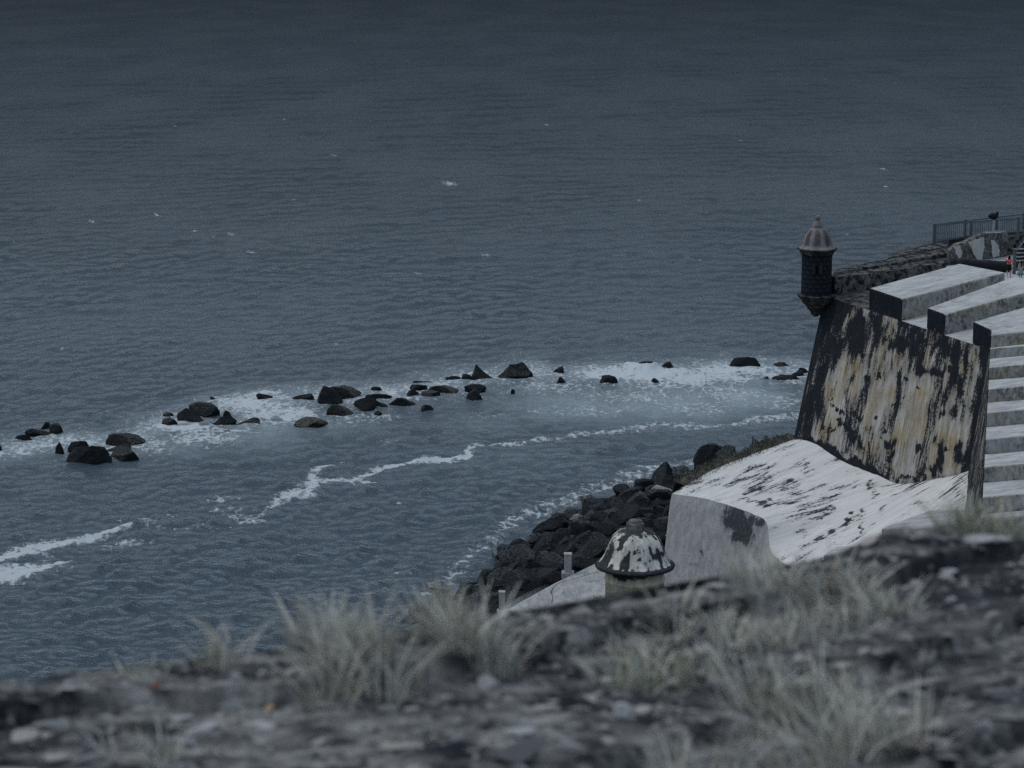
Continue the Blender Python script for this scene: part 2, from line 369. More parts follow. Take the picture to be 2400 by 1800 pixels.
    for a in [(735, 1155, 26, 8, .95), (700, 1160, 40, 12, .8), (585, 1218, 60, 8, .64), (560, 1205, 70, 10, .56), (510, 1172, 50, 8, .58), (520, 1195, 60, 10, .5), (300, 1272, 45, 11, .66), (250, 1278, 40, 9, .56), (340, 1215, 60, 6, .6), (410, 1205, 60, 5, .55)]: blob(foam, *a)
    line(foam, [(310, 1225), (280, 1236), (200, 1255), (140, 1268), (70, 1285), (20, 1303), (-30, 1318)], [4, 7, 9, 9, 12, 11, 10], [.7, .85, .95, 1, 1, 1, .95])
    line(foam, [(640, 1190), (540, 1230), (400, 1240), (330, 1222)], 6, .42)
    blob(foam, 50, 1340, 110, 22, 1.1, -.08); blob(foam, 10, 1352, 90, 22, 1.1); blob(foam, 140, 1322, 40, 8, .9, -.1); blob(foam, 80, 1298, 60, 8, .6)
    # shore wash along the boulders
    line(foam, [(1000, 1400), (1060, 1350), (1110, 1310), (1180, 1262), (1230, 1215), (1290, 1180), (1350, 1165), (1440, 1120), (1500, 1108), (1590, 1085), (1660, 1070)], 13, .50, 1.6)
    for a in [(1210, 1225, 50, 14, .62), (1270, 1200, 40, 10, .72), (1140, 1290, 40, 10, .6), (1480, 1110, 60, 10, .7), (1540, 1090, 60, 12, .7), (1420, 1135, 60, 9, .6), (1640, 1085, 30, 8, .7), (965, 1342, 30, 4, .6), (1030, 1375, 30, 8, .65)]: blob(foam, *a)
    for cx, cy, r in [(783, 363, 14), (1052, 430, 30), (457, 543, 11), (503, 556, 7), (370, 503, 12), (785, 808, 12), (610, 809, 9), (2068, 396, 14), (2074, 437, 9), (1140, 598, 14), (1320, 740, 10), (28, 563, 6), (540, 548, 16), (145, 817, 6), (1985, 552, 10), (1282, 292, 7), (215, 520, 12), (980, 640, 16), (1640, 610, 9), (1850, 700, 12), (690, 470, 8), (1500, 470, 9), (410, 296, 8), (665, 280, 10), (1740, 330, 8), (940, 1180, 12), (590, 590, 14)]:
        x_, y_ = px - cx + wx * 16, py - cy + (px - cx) * -.12 + wy * 8
        np.maximum(foam, np.where(py > 150, .74 * np.exp(-((x_ / (r * .8)) ** 2 + (y_ / max(1.8, r * .18)) ** 2)), 0), out=foam)
    for a in [(600, 1010, 170, 50, .9), (760, 990, 160, 40, .7), (420, 1040, 140, 36, .7), (1350, 945, 240, 56, 1.), (1550, 945, 240, 66, 1.1), (1740, 930, 150, 56, 1.2), (1150, 990, 150, 40, .5), (1250, 910, 120, 30, .8), (1600, 890, 200, 30, .8), (1200, 1080, 260, 60, .3), (1000, 930, 200, 40, .5)]: blob(aer, *a)
    for a in [(1440, 872, 70, 12, .55), (1520, 868, 80, 14, 1.), (1600, 880, 60, 10, .6), (1380, 868, 40, 9, .5)]: blob(lift, *a)
    calm = 1 - .45 * np.clip(foam, 0, 1)
    Z = Z * calm + lift * (.35 + .9 * fbm(X * 1.4, Y * 1.4, 5, 3))
    co = np.stack([X + OX * calm, Y + OY * calm, Z], -1)
    k = NT('sea_water'); v = k.coord('Object')
    vs1 = k.coord('Object', (.75, 1.5, 1), (0, 0, -.42))
    chop = k.noise(vs1, .85, 6, .66, .5); rip = k.noise(vs1, 3.2, 4, .6)
    gust = k.noise(k.coord('Object', (1, .35, 1), (0, 0, -.25)), .035, 3)
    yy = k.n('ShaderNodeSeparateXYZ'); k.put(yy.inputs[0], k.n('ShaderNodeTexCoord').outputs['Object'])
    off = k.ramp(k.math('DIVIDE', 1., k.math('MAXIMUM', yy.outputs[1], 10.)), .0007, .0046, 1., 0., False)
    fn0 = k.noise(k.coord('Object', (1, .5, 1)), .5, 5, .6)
    body = k.mix(off, (.028, .047, .064), (.007, .0125, .0175))  # body darkens far out, part of the painted vignette
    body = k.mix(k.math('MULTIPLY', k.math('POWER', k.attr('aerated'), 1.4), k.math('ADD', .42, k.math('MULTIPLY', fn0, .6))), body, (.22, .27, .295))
    warp = k.n('ShaderNodeTexNoise'); k.put(warp.inputs['Vector'], v); warp.inputs['Scale'].default_value = .9; warp.inputs['Detail'].default_value = 4
    wv = k.n('ShaderNodeVectorMath', operation='SCALE'); k.put(wv.inputs[0], warp.outputs['Color']); wv.inputs['Scale'].default_value = 2.2
    wa = k.n('ShaderNodeVectorMath', operation='ADD'); k.put(wa.inputs[0], k.coord('Object', (1, .6, .2))); k.put(wa.inputs[1], wv.outputs[0])
    vo = k.n('ShaderNodeTexVoronoi', feature='DISTANCE_TO_EDGE'); k.put(vo.inputs['Vector'], wa.outputs[0]); vo.inputs['Scale'].default_value = .95
    web = k.ramp(vo.outputs['Distance'], 0, .30, 1, 0)
    fn = k.noise(k.coord('Object', (1, .6, 1)), 1.9, 7, .70)
    s_ = k.math('ADD', k.math('MULTIPLY', web, .30), k.math('ADD', k.math('MULTIPLY', fn, 1.9), -.60))
    th = k.math('SUBTRACT', 1.02, k.math('MULTIPLY', k.attr('foam'), 1.0))
    dlt = k.math('SUBTRACT', s_, k.math('MULTIPLY', th, .92))
    fm = k.ramp(dlt, -.08, .30)
    col = k.mix(k.math('MULTIPLY', fm, .86), body, (.43, .465, .49))
    ro = k.ramp(gust, .35, .65, .10, .18)
    nrm = k.bump(k.math('ADD', chop, k.math('MULTIPLY', rip, .5)), 1.0, .44)
    # water = body colour under a mirror of the sky; far reflectance and body colour are dimmed to paint in a vignette
    t_ = k.t; t_.nodes.remove(k.b); om = [q for q in t_.nodes if q.type == 'OUTPUT_MATERIAL'][0]
    df = k.n('ShaderNodeBsdfDiffuse'); k.put(df.inputs['Color'], col); k.put(df.inputs['Normal'], k.bump(k.math('ADD', chop, fm), .5, .3))
    gl = k.n('ShaderNodeBsdfGlossy'); k.put(gl.inputs['Roughness'], ro); k.put(gl.inputs['Normal'], nrm); gl.inputs['Color'].default_value = (1, 1, 1, 1)
    fr = k.n('ShaderNodeFresnel'); fr.inputs['IOR'].default_value = 1.33; k.put(fr.inputs['Normal'], nrm)
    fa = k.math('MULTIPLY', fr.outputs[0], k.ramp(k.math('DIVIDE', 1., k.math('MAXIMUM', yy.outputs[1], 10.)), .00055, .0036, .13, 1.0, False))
    fa = k.math('MULTIPLY', fa, k.math('SUBTRACT', 1., k.math('MULTIPLY', k.attr('aerated'), .35)))
    fa = k.math('MULTIPLY', fa, k.math('SUBTRACT', 1., k.math('MULTIPLY', fm, .9)))
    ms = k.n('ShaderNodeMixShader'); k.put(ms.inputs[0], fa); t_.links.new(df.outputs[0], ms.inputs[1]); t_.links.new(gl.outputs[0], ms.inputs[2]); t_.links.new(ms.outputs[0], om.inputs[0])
    m_ = k.m
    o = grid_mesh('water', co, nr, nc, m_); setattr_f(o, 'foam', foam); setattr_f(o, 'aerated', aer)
    tag(o, 'dark slate blue sea with small wind waves and lacy foam over the reef', None, None, 'structure')
    # calm-sea sheets either side and under the land so that the sea goes on outside the view
    n = 40
    for s in (-1, 1):
        yv = np.concatenate([np.linspace(118, 1750, n), [5000, 20000, 40000]]); yv = np.sort(yv)
        a_ = s * (.245 * yv + 15.5); b_ = s * (.245 * yv + 15.5) * 1.0 + s * (300 + 2 * yv)
        cc = np.zeros((len(yv), 2, 3)); cc[:, 0, 0] = a_ if s > 0 else b_; cc[:, 1, 0] = b_ if s > 0 else a_
        cc[:, :, 1] = yv[:, None]; cc[:, :, 2] = -.25
        oo = grid_mesh('water', cc, len(yv), 2, m_); tag(oo, None, None, None, 'structure')
sea()
me_ = bpy.data.objects['water'].data.materials[0]
cc = np.zeros((2, 2, 3)); cc[0, :, 1] = -300; cc[1, :, 1] = 124.0; cc[:, 0, 0] = -700; cc[:, 1, 0] = 700; cc[:, :, 2] = -.25
tag(grid_mesh('water', cc, 2, 2, me_), None, None, None, 'structure')

# ================================================================== ROCKS
def rock_mesh(name, seed, mat_, sub=4, cuts=15, rough=.09, lo=-.6):
    bm = bmesh.new(); bmesh.ops.create_icosphere(bm, subdivisions=sub, radius=1)
    r = random.Random(seed); pl = []
    for _ in range(cuts):
        n = Vector((r.gauss(0, 1), r.gauss(0, 1), r.gauss(0, .8))).normalized(); pl.append((n, r.uniform(.42, .78)))
    off = Vector((seed * 3.7, seed * 1.3, seed * 5.1))
    for v in bm.verts:
        c = v.co.copy()
        for n, d in pl:
            e = c.dot(n) - d
            if e > 0: c -= n * e
        c *= 1 + rough * mnoise.fractal(c * 1.5 + off, 1, 2, 3) + .05 * (abs(mnoise.noise(c * 3.1 + off)) - .3) + .035 * mnoise.noise(c * 7 + off)
        v.co = c
    me = bpy.data.meshes.new(name); bm.to_mesh(me); bm.free(); me.materials.append(mat_)
    me.set_sharp_from_angle(angle=math.radians(24)) if hasattr(me, 'set_sharp_from_angle') else None
    return me
def peak_mesh(name, seed, mat_):
    me = rock_mesh(name, seed, mat_, 4, 12, .10)
    for v in me.vertices:
        f = max(0, v.co.z + .2); s = max(.55, 1 - .34 * f); v.co.x = v.co.x * s + .12 * f; v.co.y *= s; v.co.z *= 1.15
    me.update(); return me
PROT = [rock_mesh('rock', s, M['rock']) for s in range(8)]
PROTP = [rock_mesh('rock', 20 + s, M['rock_pale']) for s in range(3)]
PEAK = [peak_mesh('rock', 40 + s, M['rock']) for s in range(3)]
def place_rock(name, me, loc, sc, rz, tilt=(0, 0)):
    o = bpy.data.objects.new(name, me); COL.objects.link(o); o.location = loc; o.scale = sc; o.rotation_euler = (tilt[0], tilt[1], rz); return o
REEF = [  # photo box x0,x1,y0,y1, kind, label
 (59,120,1005,1021,'r','long low black rock at the far left end of the reef'),
 (96,122,993,1003,'r','small dark rock tip behind the long low rock at the left end of the reef'),
 (118,146,998,1017,'r','blocky black rock at the right end of the long low left-end rock'),
 (43,77,1025,1030,'r','thin sliver of rock barely breaking the foam below the long low left-end rock'),
 (-14,5,1044,1056,'r','black rock cut off by the left edge of the photo'),
 (128,150,1042,1062,'r','small upright dark rock leaning right, first left of the three-rock cluster'),
 (161,206,1037,1057,'r','flat-topped black rock just behind the largest rock of the left cluster'),
 (161,253,1050,1086,'r','big humped black rock nearest the camera in the left cluster of the reef'),
 (260,328,1015,1045,'p','large rounded dome-shaped rock with pale grey speckled top'),
 (249,305,1043,1058,'r','flat dark slab lying directly under the pale dome-shaped rock'),
 (258,326,1050,1077,'r','sharp ridged black rock in front of the pale dome-shaped rock'),
 (378,416,979,995,'r','low black rock in white foam, left of the twin humped rocks'),
 (380,400,965,975,'p','small greyish rock behind the low rock left of the twin humps'),
 (424,475,957,983,'k','pointed black rock forming the left hump of the twin rocks'),
 (446,514,952,974,'r','long sloping rock behind and right of the pointed left hump'),
 (522,541,965,974,'r','small rock alone in foam just right of the twin humped rocks'),
 (498,543,974,998,'k','triangular black rock in thick foam below the twin humps'),
 (549,608,983,996,'r','long flat brick-shaped rock in foam right of the triangular rock'),
 (524,547,1009,1018,'r','tiny black rock on the near edge of the foam below the triangular rock'),
 (492,508,930,938,'r','tiny rock alone in open water at the seaward edge of the foam, left half'),
 (601,639,921,934,'r','low rounded rock with surf breaking over its top, seaward side of the reef'),
 (684,742,923,937,'r','long flat rock extending left from the pair of big boulders'),
 (740,802,914,944,'r','big rounded boulder, left one of the large pair mid-reef'),
 (773,844,903,934,'p','large slab boulder with a pale top, right one of the large pair mid-reef'),
 (834,884,924,959,'k','steep black rock with a horn-like peak in front of the large pair'),
 (874,910,941,954,'r','low tail of rock at the right foot of the horn-like black rock'),
 (856,911,927,937,'r','flat submerged ledge behind the horn-like black rock'),
 (778,825,950,973,'p','speckled wedge-shaped rock below the large pair of boulders'),
 (704,758,970,1001,'p','isolated speckled boulder nearest the camera mid-reef, standing in foam'),
 (865,888,909,917,'r','small dark rock on the seaward side above the horn-like rock'),
 (877,896,963,973,'r','tiny rock in foam below the low tail of the horn-like rock'),
 (911,972,937,948,'r','long wave-washed ledge between the horn-like rock and the pale hump'),
 (953,986,917,929,'r','small dark rock at the left end of the pale-humped row'),
 (986,1036,914,929,'r','long low black rock in the middle of the pale-humped row'),
 (1017,1073,902,923,'p','rounded pale-topped hump at the right end of its row'),
 (956,1001,898,913,'r','dark grey rock nearer to the camera of the two behind the pale-humped row'),
 (960,1012,891,901,'r','flat rock farther from the camera of the two behind the pale-humped row'),
 (986,1018,951,962,'r','small lone black rock in open water on the near side of the reef'),
 (1048,1080,885,892,'r','thin flat rock left of the two tall peaks'),
 (1078,1100,880,894,'r','small round rock directly left of the first tall peak'),
 (1102,1152,855,893,'k','tall split peak of black rock, left one of the two tallest on the reef'),
 (1167,1233,849,891,'k','tall pyramid of black rock, right one of the two tallest on the reef'),
 (1094,1139,905,918,'r','low oval rock below the split peak'),
 (1089,1131,919,938,'r','knobbly rock in foam, two below the split peak'),
 (1197,1206,917,923,'r','tiny rock below the tall pyramid rock'),
 (1297,1324,859,874,'r','small rounded rock at the seaward foam edge, first right of the tall pyramid'),
 (1303,1326,888,900,'r','small triangular rock on the near foam edge right of the tall pyramid'),
 (1406,1439,884,899,'r','dark rock standing at the left foot of the breaking surf'),
 (1527,1547,886,897,'r','small black rock in the middle of the breaking surf'),
 (1497,1536,851,864,'r','rock half hidden by spray behind the breaking surf'),
 (1545,1582,853,870,'r','rounded rock behind the breaking surf, right of the spray-hidden one'),
 (1717,1780,840,860,'r','big smooth whale-backed rock farthest out toward the right end of the reef'),
 (1812,1840,847,858,'p','low pale-brown rock between the whale-backed rock and the bastion'),
 (1808,1860,876,891,'p','low wave-washed grey rock close to the bastion corner'),
 (1784,1805,883,893,'r','small rock in foam left of the wave-washed grey rock'),
 (1856,1887,868,882,'r','rounded black boulder touching the bastion edge in the photo, lower of two'),
 (1870,1896,864,875,'r','black boulder beside the bastion edge, upper of two'),
]
rr = random.Random(5)
for i, (x0, x1, y0, y1, kd, lb) in enumerate(REEF):
    b = P((x0 + x1) / 2, y1, 0); s = F / math.hypot(b.y, H)
    wd = (x1 - x0) / s; hpx = (y1 - y0) / s
    sn = H / math.hypot(b.y, H)
    h = max(.35, hpx * .95); dp = max(.5, min(wd * .75, hpx * 1.6))
    me = rr.choice({'r': PROT, 'p': PROTP, 'k': PEAK}[kd])
    # half extents of the prototype after cuts are about 0.8
    if kd == 'k': wd *= 1.15; h *= .8
    o = place_rock('reef_rock', me, (b.x, b.y + dp * .42, -.05 * h), (wd * .80, dp * .76, h * (1.42 if kd != 'k' else 1.25)), rr.choice([0, math.pi]) + rr.uniform(-.25, .25), (rr.uniform(-.1, .1), rr.uniform(-.12, .12)))
    tag(o, lb, 'rock', 'rocks of the reef offshore')

# ------------------------------------------------------------------ shore land and riprap
SHORE_PX = [(880, 1500), (950, 1440), (1000, 1400), (1050, 1365), (1105, 1335), (1150, 1300), (1190, 1275), (1225, 1240), (1275, 1215), (1340, 1185), (1400, 1160), (1480, 1132), (1545, 1108), (1610, 1092), (1690, 1068), (1760, 1045), (1850, 1010), (2000, 980)]
SHORE = [(P(a, b, 0).x, P(a, b, 0).y) for a, b in SHORE_PX]; SHORE = [(-30, 60), (-16, 120)] + SHORE + [(60, 230), (110, 260)]
def shore_sd(x, y):
    d, t = seg_dist(np.asarray(x, float), np.asarray(y, float), SHORE)
    poly = SHORE + [(300, 260), (300, 60)]
    return np.where(in_poly(np.asarray(x, float), np.asarray(y, float), poly), d, -d)
gx, gy = np.meshgrid(np.linspace(-34, 130, 165), np.linspace(62, 262, 201))
gd = shore_sd(gx, gy); gz = np.clip(gd * .30, -3, 2.4) - .5 + (fbm(gx / 3, gy / 3, 3) - .5) * .6
o = grid_mesh('ground', np.stack([gx, gy, gz], -1), 201, 165, M['soil']); tag(o, 'dark rocky shore ground under the boulders', None, None, 'structure')

SLAB = [P(1130, 1470, 3.4), P(1210, 1415, 3.4), P(1300, 1366, 3.4), P(1395, 1320, 3.4), P(1480, 1285, 3.4), P(1562, 1252, 3.4), P(1640, 1300, 3.4), P(1640, 1560, 3.4), P(1180, 1560, 3.4)]
v_, f_ = prism(SLAB, 2.6); o = bevel(fixnormals(make('path', v_, f_, M['slab'])), .08); tag(o, 'pale cracked concrete walkway beside the boulders', None, None, 'structure')
# crack lines in the walkway, thin dark grooves filled with rust-coloured dirt
def crack(pts, wd):
    pp = [P(a, b, 3.404) for a, b in pts]; V = []; Fc = []
    for i, p_ in enumerate(pp):
        t = (pp[min(i + 1, len(pp) - 1)] - pp[max(0, i - 1)]).normalized(); s = Vector((-t.y, t.x, 0)) * wd * (.5 + .5 * random.random())
        V += [p_ - s, p_ + s]
    for i in range(len(pp) - 1): Fc.append((2 * i, 2 * i + 1, 2 * i + 3, 2 * i + 2))
    return V, Fc
M['crack'] = plain('rusty_crack_dirt', (.07, .055, .035), .95, .4, 3)
cv, cf = crack([(1293, 1414), (1296, 1400), (1292, 1388), (1297, 1376), (1310, 1366), (1345, 1357), (1375, 1347), (1400, 1340)], .05)
c2, cf2 = crack([(1372, 1365), (1385, 1362), (1404, 1360)], .05)
crk = make('path_crack', cv + c2, cf + [tuple(i + len(cv) for i in q) for q in cf2], M['crack'], o)

RIP_PX = [(960, 1450), (1000, 1402), (1050, 1365), (1105, 1335), (1150, 1300), (1190, 1272), (1225, 1236), (1275, 1215), (1340, 1185), (1400, 1160), (1480, 1132), (1545, 1112), (1600, 1110), (1580, 1160), (1570, 1250), (1480, 1285), (1395, 1322), (1305, 1380), (1225, 1430), (1150, 1470)]
RP = [rock_mesh('boulder', 60 + s, M['riprap'], 4, 17, .07) for s in range(9)]
RPP = [rock_mesh('boulder', 80 + s, M['riprap_pale'], 4, 12, .1) for s in range(2)]
pts = []
rr = random.Random(11)
def rip_ok(x, y, r):
    return all((x - a) ** 2 + (y - b) ** 2 > (.62 * (r + c)) ** 2 for a, b, c in pts)
tries = 0
while tries < 26000 and len(pts) < 275:
    tries += 1
    x, y = rr.uniform(-12, 16), rr.uniform(150, 212)
    a, b = proj(x, y, 1.2)
    if not in_poly(np.array(a), np.array(b), RIP_PX): continue
    r = rr.uniform(1.05, 1.6) if tries < 1600 else (rr.uniform(.7, 1.15) if tries < 10000 else rr.uniform(.4, .75))
    if rip_ok(x, y, r): pts.append((x, y, r))
GRP = 'boulders of the riprap heap below the walkway'
for x, y, r in pts:
    d = float(shore_sd(x, y)); z = max(-.2, min(2.2, d * .26)) - .75
    o = place_rock('boulder', rr.choice(RP) if rr.random() > .04 else rr.choice(RPP), (x, y, z + r * .22), (r * rr.uniform(.9, 1.25), r * rr.uniform(.85, 1.15), r * rr.uniform(.7, .95)), rr.uniform(0, 6.28), (rr.uniform(-.4, .4), rr.uniform(-.4, .4)))
    pale = o.data in RPP
    a_, b_ = proj(x, y, z); e_ = seg_dist(np.array(x), np.array(y), [(v.x, v.y) for v in SLAB[:6]])[0]
    size = 'large' if r > 1.25 else ('mid-sized' if r > .8 else 'small')
    where = "at the water's edge" if d < 2.2 else ('against the walkway edge' if e_ < 2.6 else 'mid-heap')
    by = next(t_ for lim, t_ in [(1120, 'at the left end, behind the tallest grass'), (1250, 'below and left of the nearer concrete post'), (1350, 'behind the concrete post'), (1440, 'just left of the near sentry dome'), (1520, 'straight above the near sentry dome'), (9999, 'beside the grey end wall')] if a_ < lim)
    lb = f"{size} {'pale broken block' if pale else 'dark boulder'} {where}, {by}"
    tag(o, lb, 'boulder', 'riprap: ' + lb)
def big(px, py, z, wd, h, me, label, rz=.3):
    b = P(px, py, z); o = place_rock('boulder', me, (b.x, b.y, z + h * .3), (wd, wd * .9, h), rz); tag(o, label, 'boulder'); return o
big(1307, 1240, .8, 1.45, 1.35, RP[2], 'largest round black boulder at the sea edge of the riprap heap')
big(1550, 1140, .5, 1.7, 1.5, peak_mesh('boulder', 47, M['riprap']), 'pointed black boulder at the far right corner of the riprap, near the apron')
big(1600, 1122, .6, 1.5, .9, RP[4], 'flat grey boulder in the foam between the pointed boulder and the grassy bank')
big(1668, 1105, 2.2, 1.7, 1.9, RP[6], 'big smooth black boulder behind the grassy edge of the white apron')
big(1698, 1092, 3.2, 1.4, 1.7, RP[1], 'black boulder right of the big smooth one, half hidden by the grassy bank')
b = P(1030, 1400, .2)
for px, py, w_, h_, lb in [(1020, 1378, 1.2, .5, 'pale flat concrete slab lying at the left end of the riprap by the water'), (1272, 1264, 1.5, .35, 'pale tilted slab at the water edge left of the largest round boulder'), (1170, 1302, .9, .4, 'long low white-topped block at the water edge, upper left of the riprap'), (1375, 1172, .8, .5, 'pale block at the water edge at the top of the riprap')]:
    big(px, py, .3, w_, h_, RPP[0], lb, rr.uniform(-.4, .4))

# concrete posts along the walkway
def post(px0, px1, pyt, pyb, z, label):
    b = P((px0 + px1) / 2, pyb, z); s = F / math.hypot(b.y, H - z); wd = (px1 - px0) / s * .5; h = (pyb - pyt) / s
    t = thing('concrete_post', b, label, 'post', 'concrete posts along the walkway')
    v, f = box_between(b + Vector((0, 0, .0)), b + Vector((0, 0, h - .12)), wd * .92, Vector((0, 1, 0))); bevel(make('shaft', v, f, M['post'], t), .03)
    v, f = box_between(b + Vector((0, 0, h - .118)), b + Vector((0, 0, h)), wd * 1.05, Vector((0, 1, 0))); bevel(make('cap', v, f, M['post'], t), .02)
    v, f = box_between(b + Vector((0, 0, -.5)), b + Vector((0, 0, .06)), wd * 1.6, Vector((0, 1, 0))); bevel(make('footing', v, f, M['slab'], t), .03)
post(1322, 1340, 1295, 1342, 3.4, 'square pale concrete post standing at the walkway edge in front of the boulders')
post(1169, 1184, 1384, 1432, 3.4, 'square pale concrete post half hidden by the foreground grass')
# black bollard with a white band against the grey wall
b = P(1552, 1332, 3.4)
t = thing('bollard', b, 'black post with a white band, beside the left edge of the grey wall', 'bollard')
v, f = lathe([(.2, 0), (.2, 1.7), (.17, 1.78)], b, 16); make('shaft', v, f, M['black'], t, True)
v, f = lathe([(.215, 1.5), (.215, 1.62)], b, 16); make('band', v, f, M['post'], t, True)
v, f = lathe([(.26, 1.78), (.34, 1.95), (.3, 2.3), (.12, 2.55)], b, 12); make('cap', v, f, M['riprap'], t, True)

# ================================================================== BASTION
ZT = Q(1957, 700, 168).z
S = P(1932, 693, ZT); C = P(2320, 820, ZT); Fn = P(2303, 1150, ZT); Fn = C + (Fn - C) * 1.7
ZB = Q(1860, 1030, 167.3).z
u = (C - S).normalized(); LF = (C - S).length
m_ = Vector((-u.y, u.x, 0)); m_ = m_ if m_.x > 0 else -m_
u2 = (Fn - C).normalized(); m2 = Vector((-u2.y, u2.x, 0)); m2 = m2 if m2.x > 0 else -m2
SB = Vector(P(1860, 1030, ZB)); 
Cm = Q(2271, 1105, C.y - .6); CB = C + (Cm - C) * ((C.z - ZB + 3) / (C.z - Cm.z))
SBx = S + (SB - S) * ((S.z - ZB + 3) / (S.z - SB.z))
bast = thing('bastion', (27, 160, ZB), 'black and tan stained fortress bastion with white-topped merlons above a white apron', 'bastion')
def patch(name, a, b, c, d, n1, n2, mat_, parent, stainf=None, lean=0.):
    """grid a(top start) b(top end) c(bottom start) d(bottom end), UV in metres"""
    s = np.linspace(0, 1, n1)[:, None, None]; t = np.linspace(0, 1, n2)[None, :, None]
    A, B, C_, D = (np.array(x) for x in (a, b, c, d))
    co = (A * (1 - s) + B * s) * (1 - t) + (C_ * (1 - s) + D * s) * t
    co = np.broadcast_to(co, (n1, n2, 3)).copy()
    L = (Vector(b) - Vector(a)).length; Hh = (Vector(c) - Vector(a)).length
    uu, vv = np.meshgrid(np.linspace(0, L, n1), np.linspace(0, Hh, n2), indexing='ij')
    nrm = np.cross(B - A, C_ - A); nrm = nrm / np.linalg.norm(nrm)
    rel = (fbm(uu * .8, vv * .8, 9) - .5) * .16 * np.minimum(1, np.minimum(uu, L - uu) * 2)
    co += nrm * rel[..., None] * np.minimum(1, vv * 2)[..., None]
    o = grid_mesh(name, co, n1, n2, mat_, parent, True, wloc(parent))
    setuv(o, np.stack([uu, vv], -1).reshape(-1, 2))
    if stainf is not None:
        px, py = proj(co[..., 0], co[..., 1], co[..., 2]); setattr_f(o, 'stain', stainf(px, py, uu, vv))
    fixn(o); return o
def fixn(o):
    return o
def stain_front(px, py, uu, vv):
    s = np.zeros_like(px); wv = (fbm(uu * 1.2, vv * .5, 31) - .5) * 40; px2 = px + wv; py2 = py + (fbm(uu * .8, vv * .6, 37) - .5) * 50
    wf = (fbm(uu * 5, vv * 4, 91, 3) - .5) * 16; wf2 = (fbm(uu * 5, vv * 4, 95, 3) - .5) * 16
    # big black curtain below the sentry box
    left = np.interp(py, [690, 760, 850, 930, 990, 1040], [2035, 1990, 1955, 1945, 1925, 1905]); s = np.maximum(s, .98 * sstep(14, -22, px2 - left) * np.interp(py, [690, 960, 1040], [1, .95, .72]))
    s = np.maximum(s, .66 * sstep(900, 800, py2) * sstep(0, 60, py2 - 705) + .34 * sstep(.52, .62, fbm(uu * .9, vv * .55, 57, 3)) * sstep(920, 840, py2)); s = np.maximum(s, .62 * sstep(.55, .7, fbm(uu * .7, vv * .22, 59, 3)))
    for x, y, rx, ry, a in [(2060, 770, 40, 26, .9), (2075, 800, 26, 22, 1), (2110, 812, 36, 26, 1.1), (2140, 830, 26, 34, 1.1), (2165, 790, 20, 40, .8), (2150, 855, 18, 26, 1.1), (2160, 868, 30, 14, 1), (2200, 868, 36, 16, 1.05), (2050, 850, 26, 30, .6), (2030, 880, 18, 22, .6),
                            (2235, 815, 30, 30, .9), (2260, 850, 26, 60, .95), (2235, 880, 20, 60, 1.15), (2222, 940, 14, 40, 1.15), (2214, 975, 10, 16, 1.2), (2100, 880, 12, 30, .9), (2108, 900, 8, 16, 1),
                            (2085, 1035, 18, 16, 1.15), (2068, 1032, 12, 10, .9), (2088, 1070, 9, 20, 1), (2198, 1030, 9, 22, 1.1), (2205, 1070, 10, 30, 1.1), (2200, 1098, 10, 18, 1.1), (2190, 1110, 12, 10, 1.1), (2255, 1060, 18, 40, 1.05), (2250, 1035, 12, 14, 1.1), (2130, 1125, 16, 8, 1.1), (2250, 970, 10, 40, .8), (2150, 1080, 22, 30, .45), (2140, 1060, 5, 30, .85),
                            (1993, 960, 9, 90, .75), (2000, 1030, 12, 40, 1.1), (2020, 1045, 9, 40, 1.05), (2036, 1050, 7, 40, .95), (2052, 1045, 5, 30, .9), (1996, 905, 7, 40, .7)]:
        s = np.maximum(s, a * np.exp(-(((px2 - x) / rx) ** 2 + ((py2 - y) / ry) ** 2)))
    for x, y, r in [(1948, 936, 3), (1949, 950, 4), (1962, 958, 4), (1973, 965, 5), (1984, 972, 5), (2003, 970, 6), (2014, 981, 7), (1967, 990, 6), (1980, 995, 6), (1940, 1010, 4), (1952, 1010, 4), (2098, 951, 5), (2053, 978, 4), (2076, 1012, 4), (2200, 920, 5), (2235, 972, 6), (2220, 1052, 4), (2153, 1048, 6), (2120, 930, 3), (2105, 930, 4), (2124, 889, 6), (2150, 910, 3), (2260, 920, 4), (2258, 950, 4), (2030, 885, 6), (2060, 880, 6), (1930, 1000, 4)]:
        s = np.maximum(s, 1.2 * sstep(1.6, .5, np.hypot((px + wf - x) * 1.15, (py + wf2 - y) * .85) / (r * 1.1)))
    base = np.interp(px, [1860, 1900, 1990, 2113, 2190, 2271], [1030, 1036, 1078, 1132, 1122, 1104])
    s = np.maximum(s, np.where(px < 2080, 1.1, .6) * sstep(20, 4, base - py2 + 8))
    s = np.maximum(s, .95 * sstep(-46, -8, px2 - np.interp(py, [800, 1110], [2326, 2274])))
    return s
patch('front_wall', S, C, SBx, CB, 330, 200, M['wall'], bast, stain_front)
FB = Fn + (CB - C)
patch('flank_wall', C, Fn, CB, FB, 200, 60, M['wall'], bast, lambda px, py, uu, vv: .75 + .35 * (fbm(uu * .6, vv * .15, 3) - .5) - .5 * sstep(1.8, .3, np.abs(vv - 9)) * 0)
sea_dir = (P(2245, 612, 24.0) - P(1957, 650, 24.0)); sea_dir.z = 0; sea_dir.normalize()
SE = S + sea_dir * 26; SEB = SBx + sea_dir * 26
patch('seaward_wall', SE, S, SEB, SBx, 60, 40, M['wall_plain'], bast)
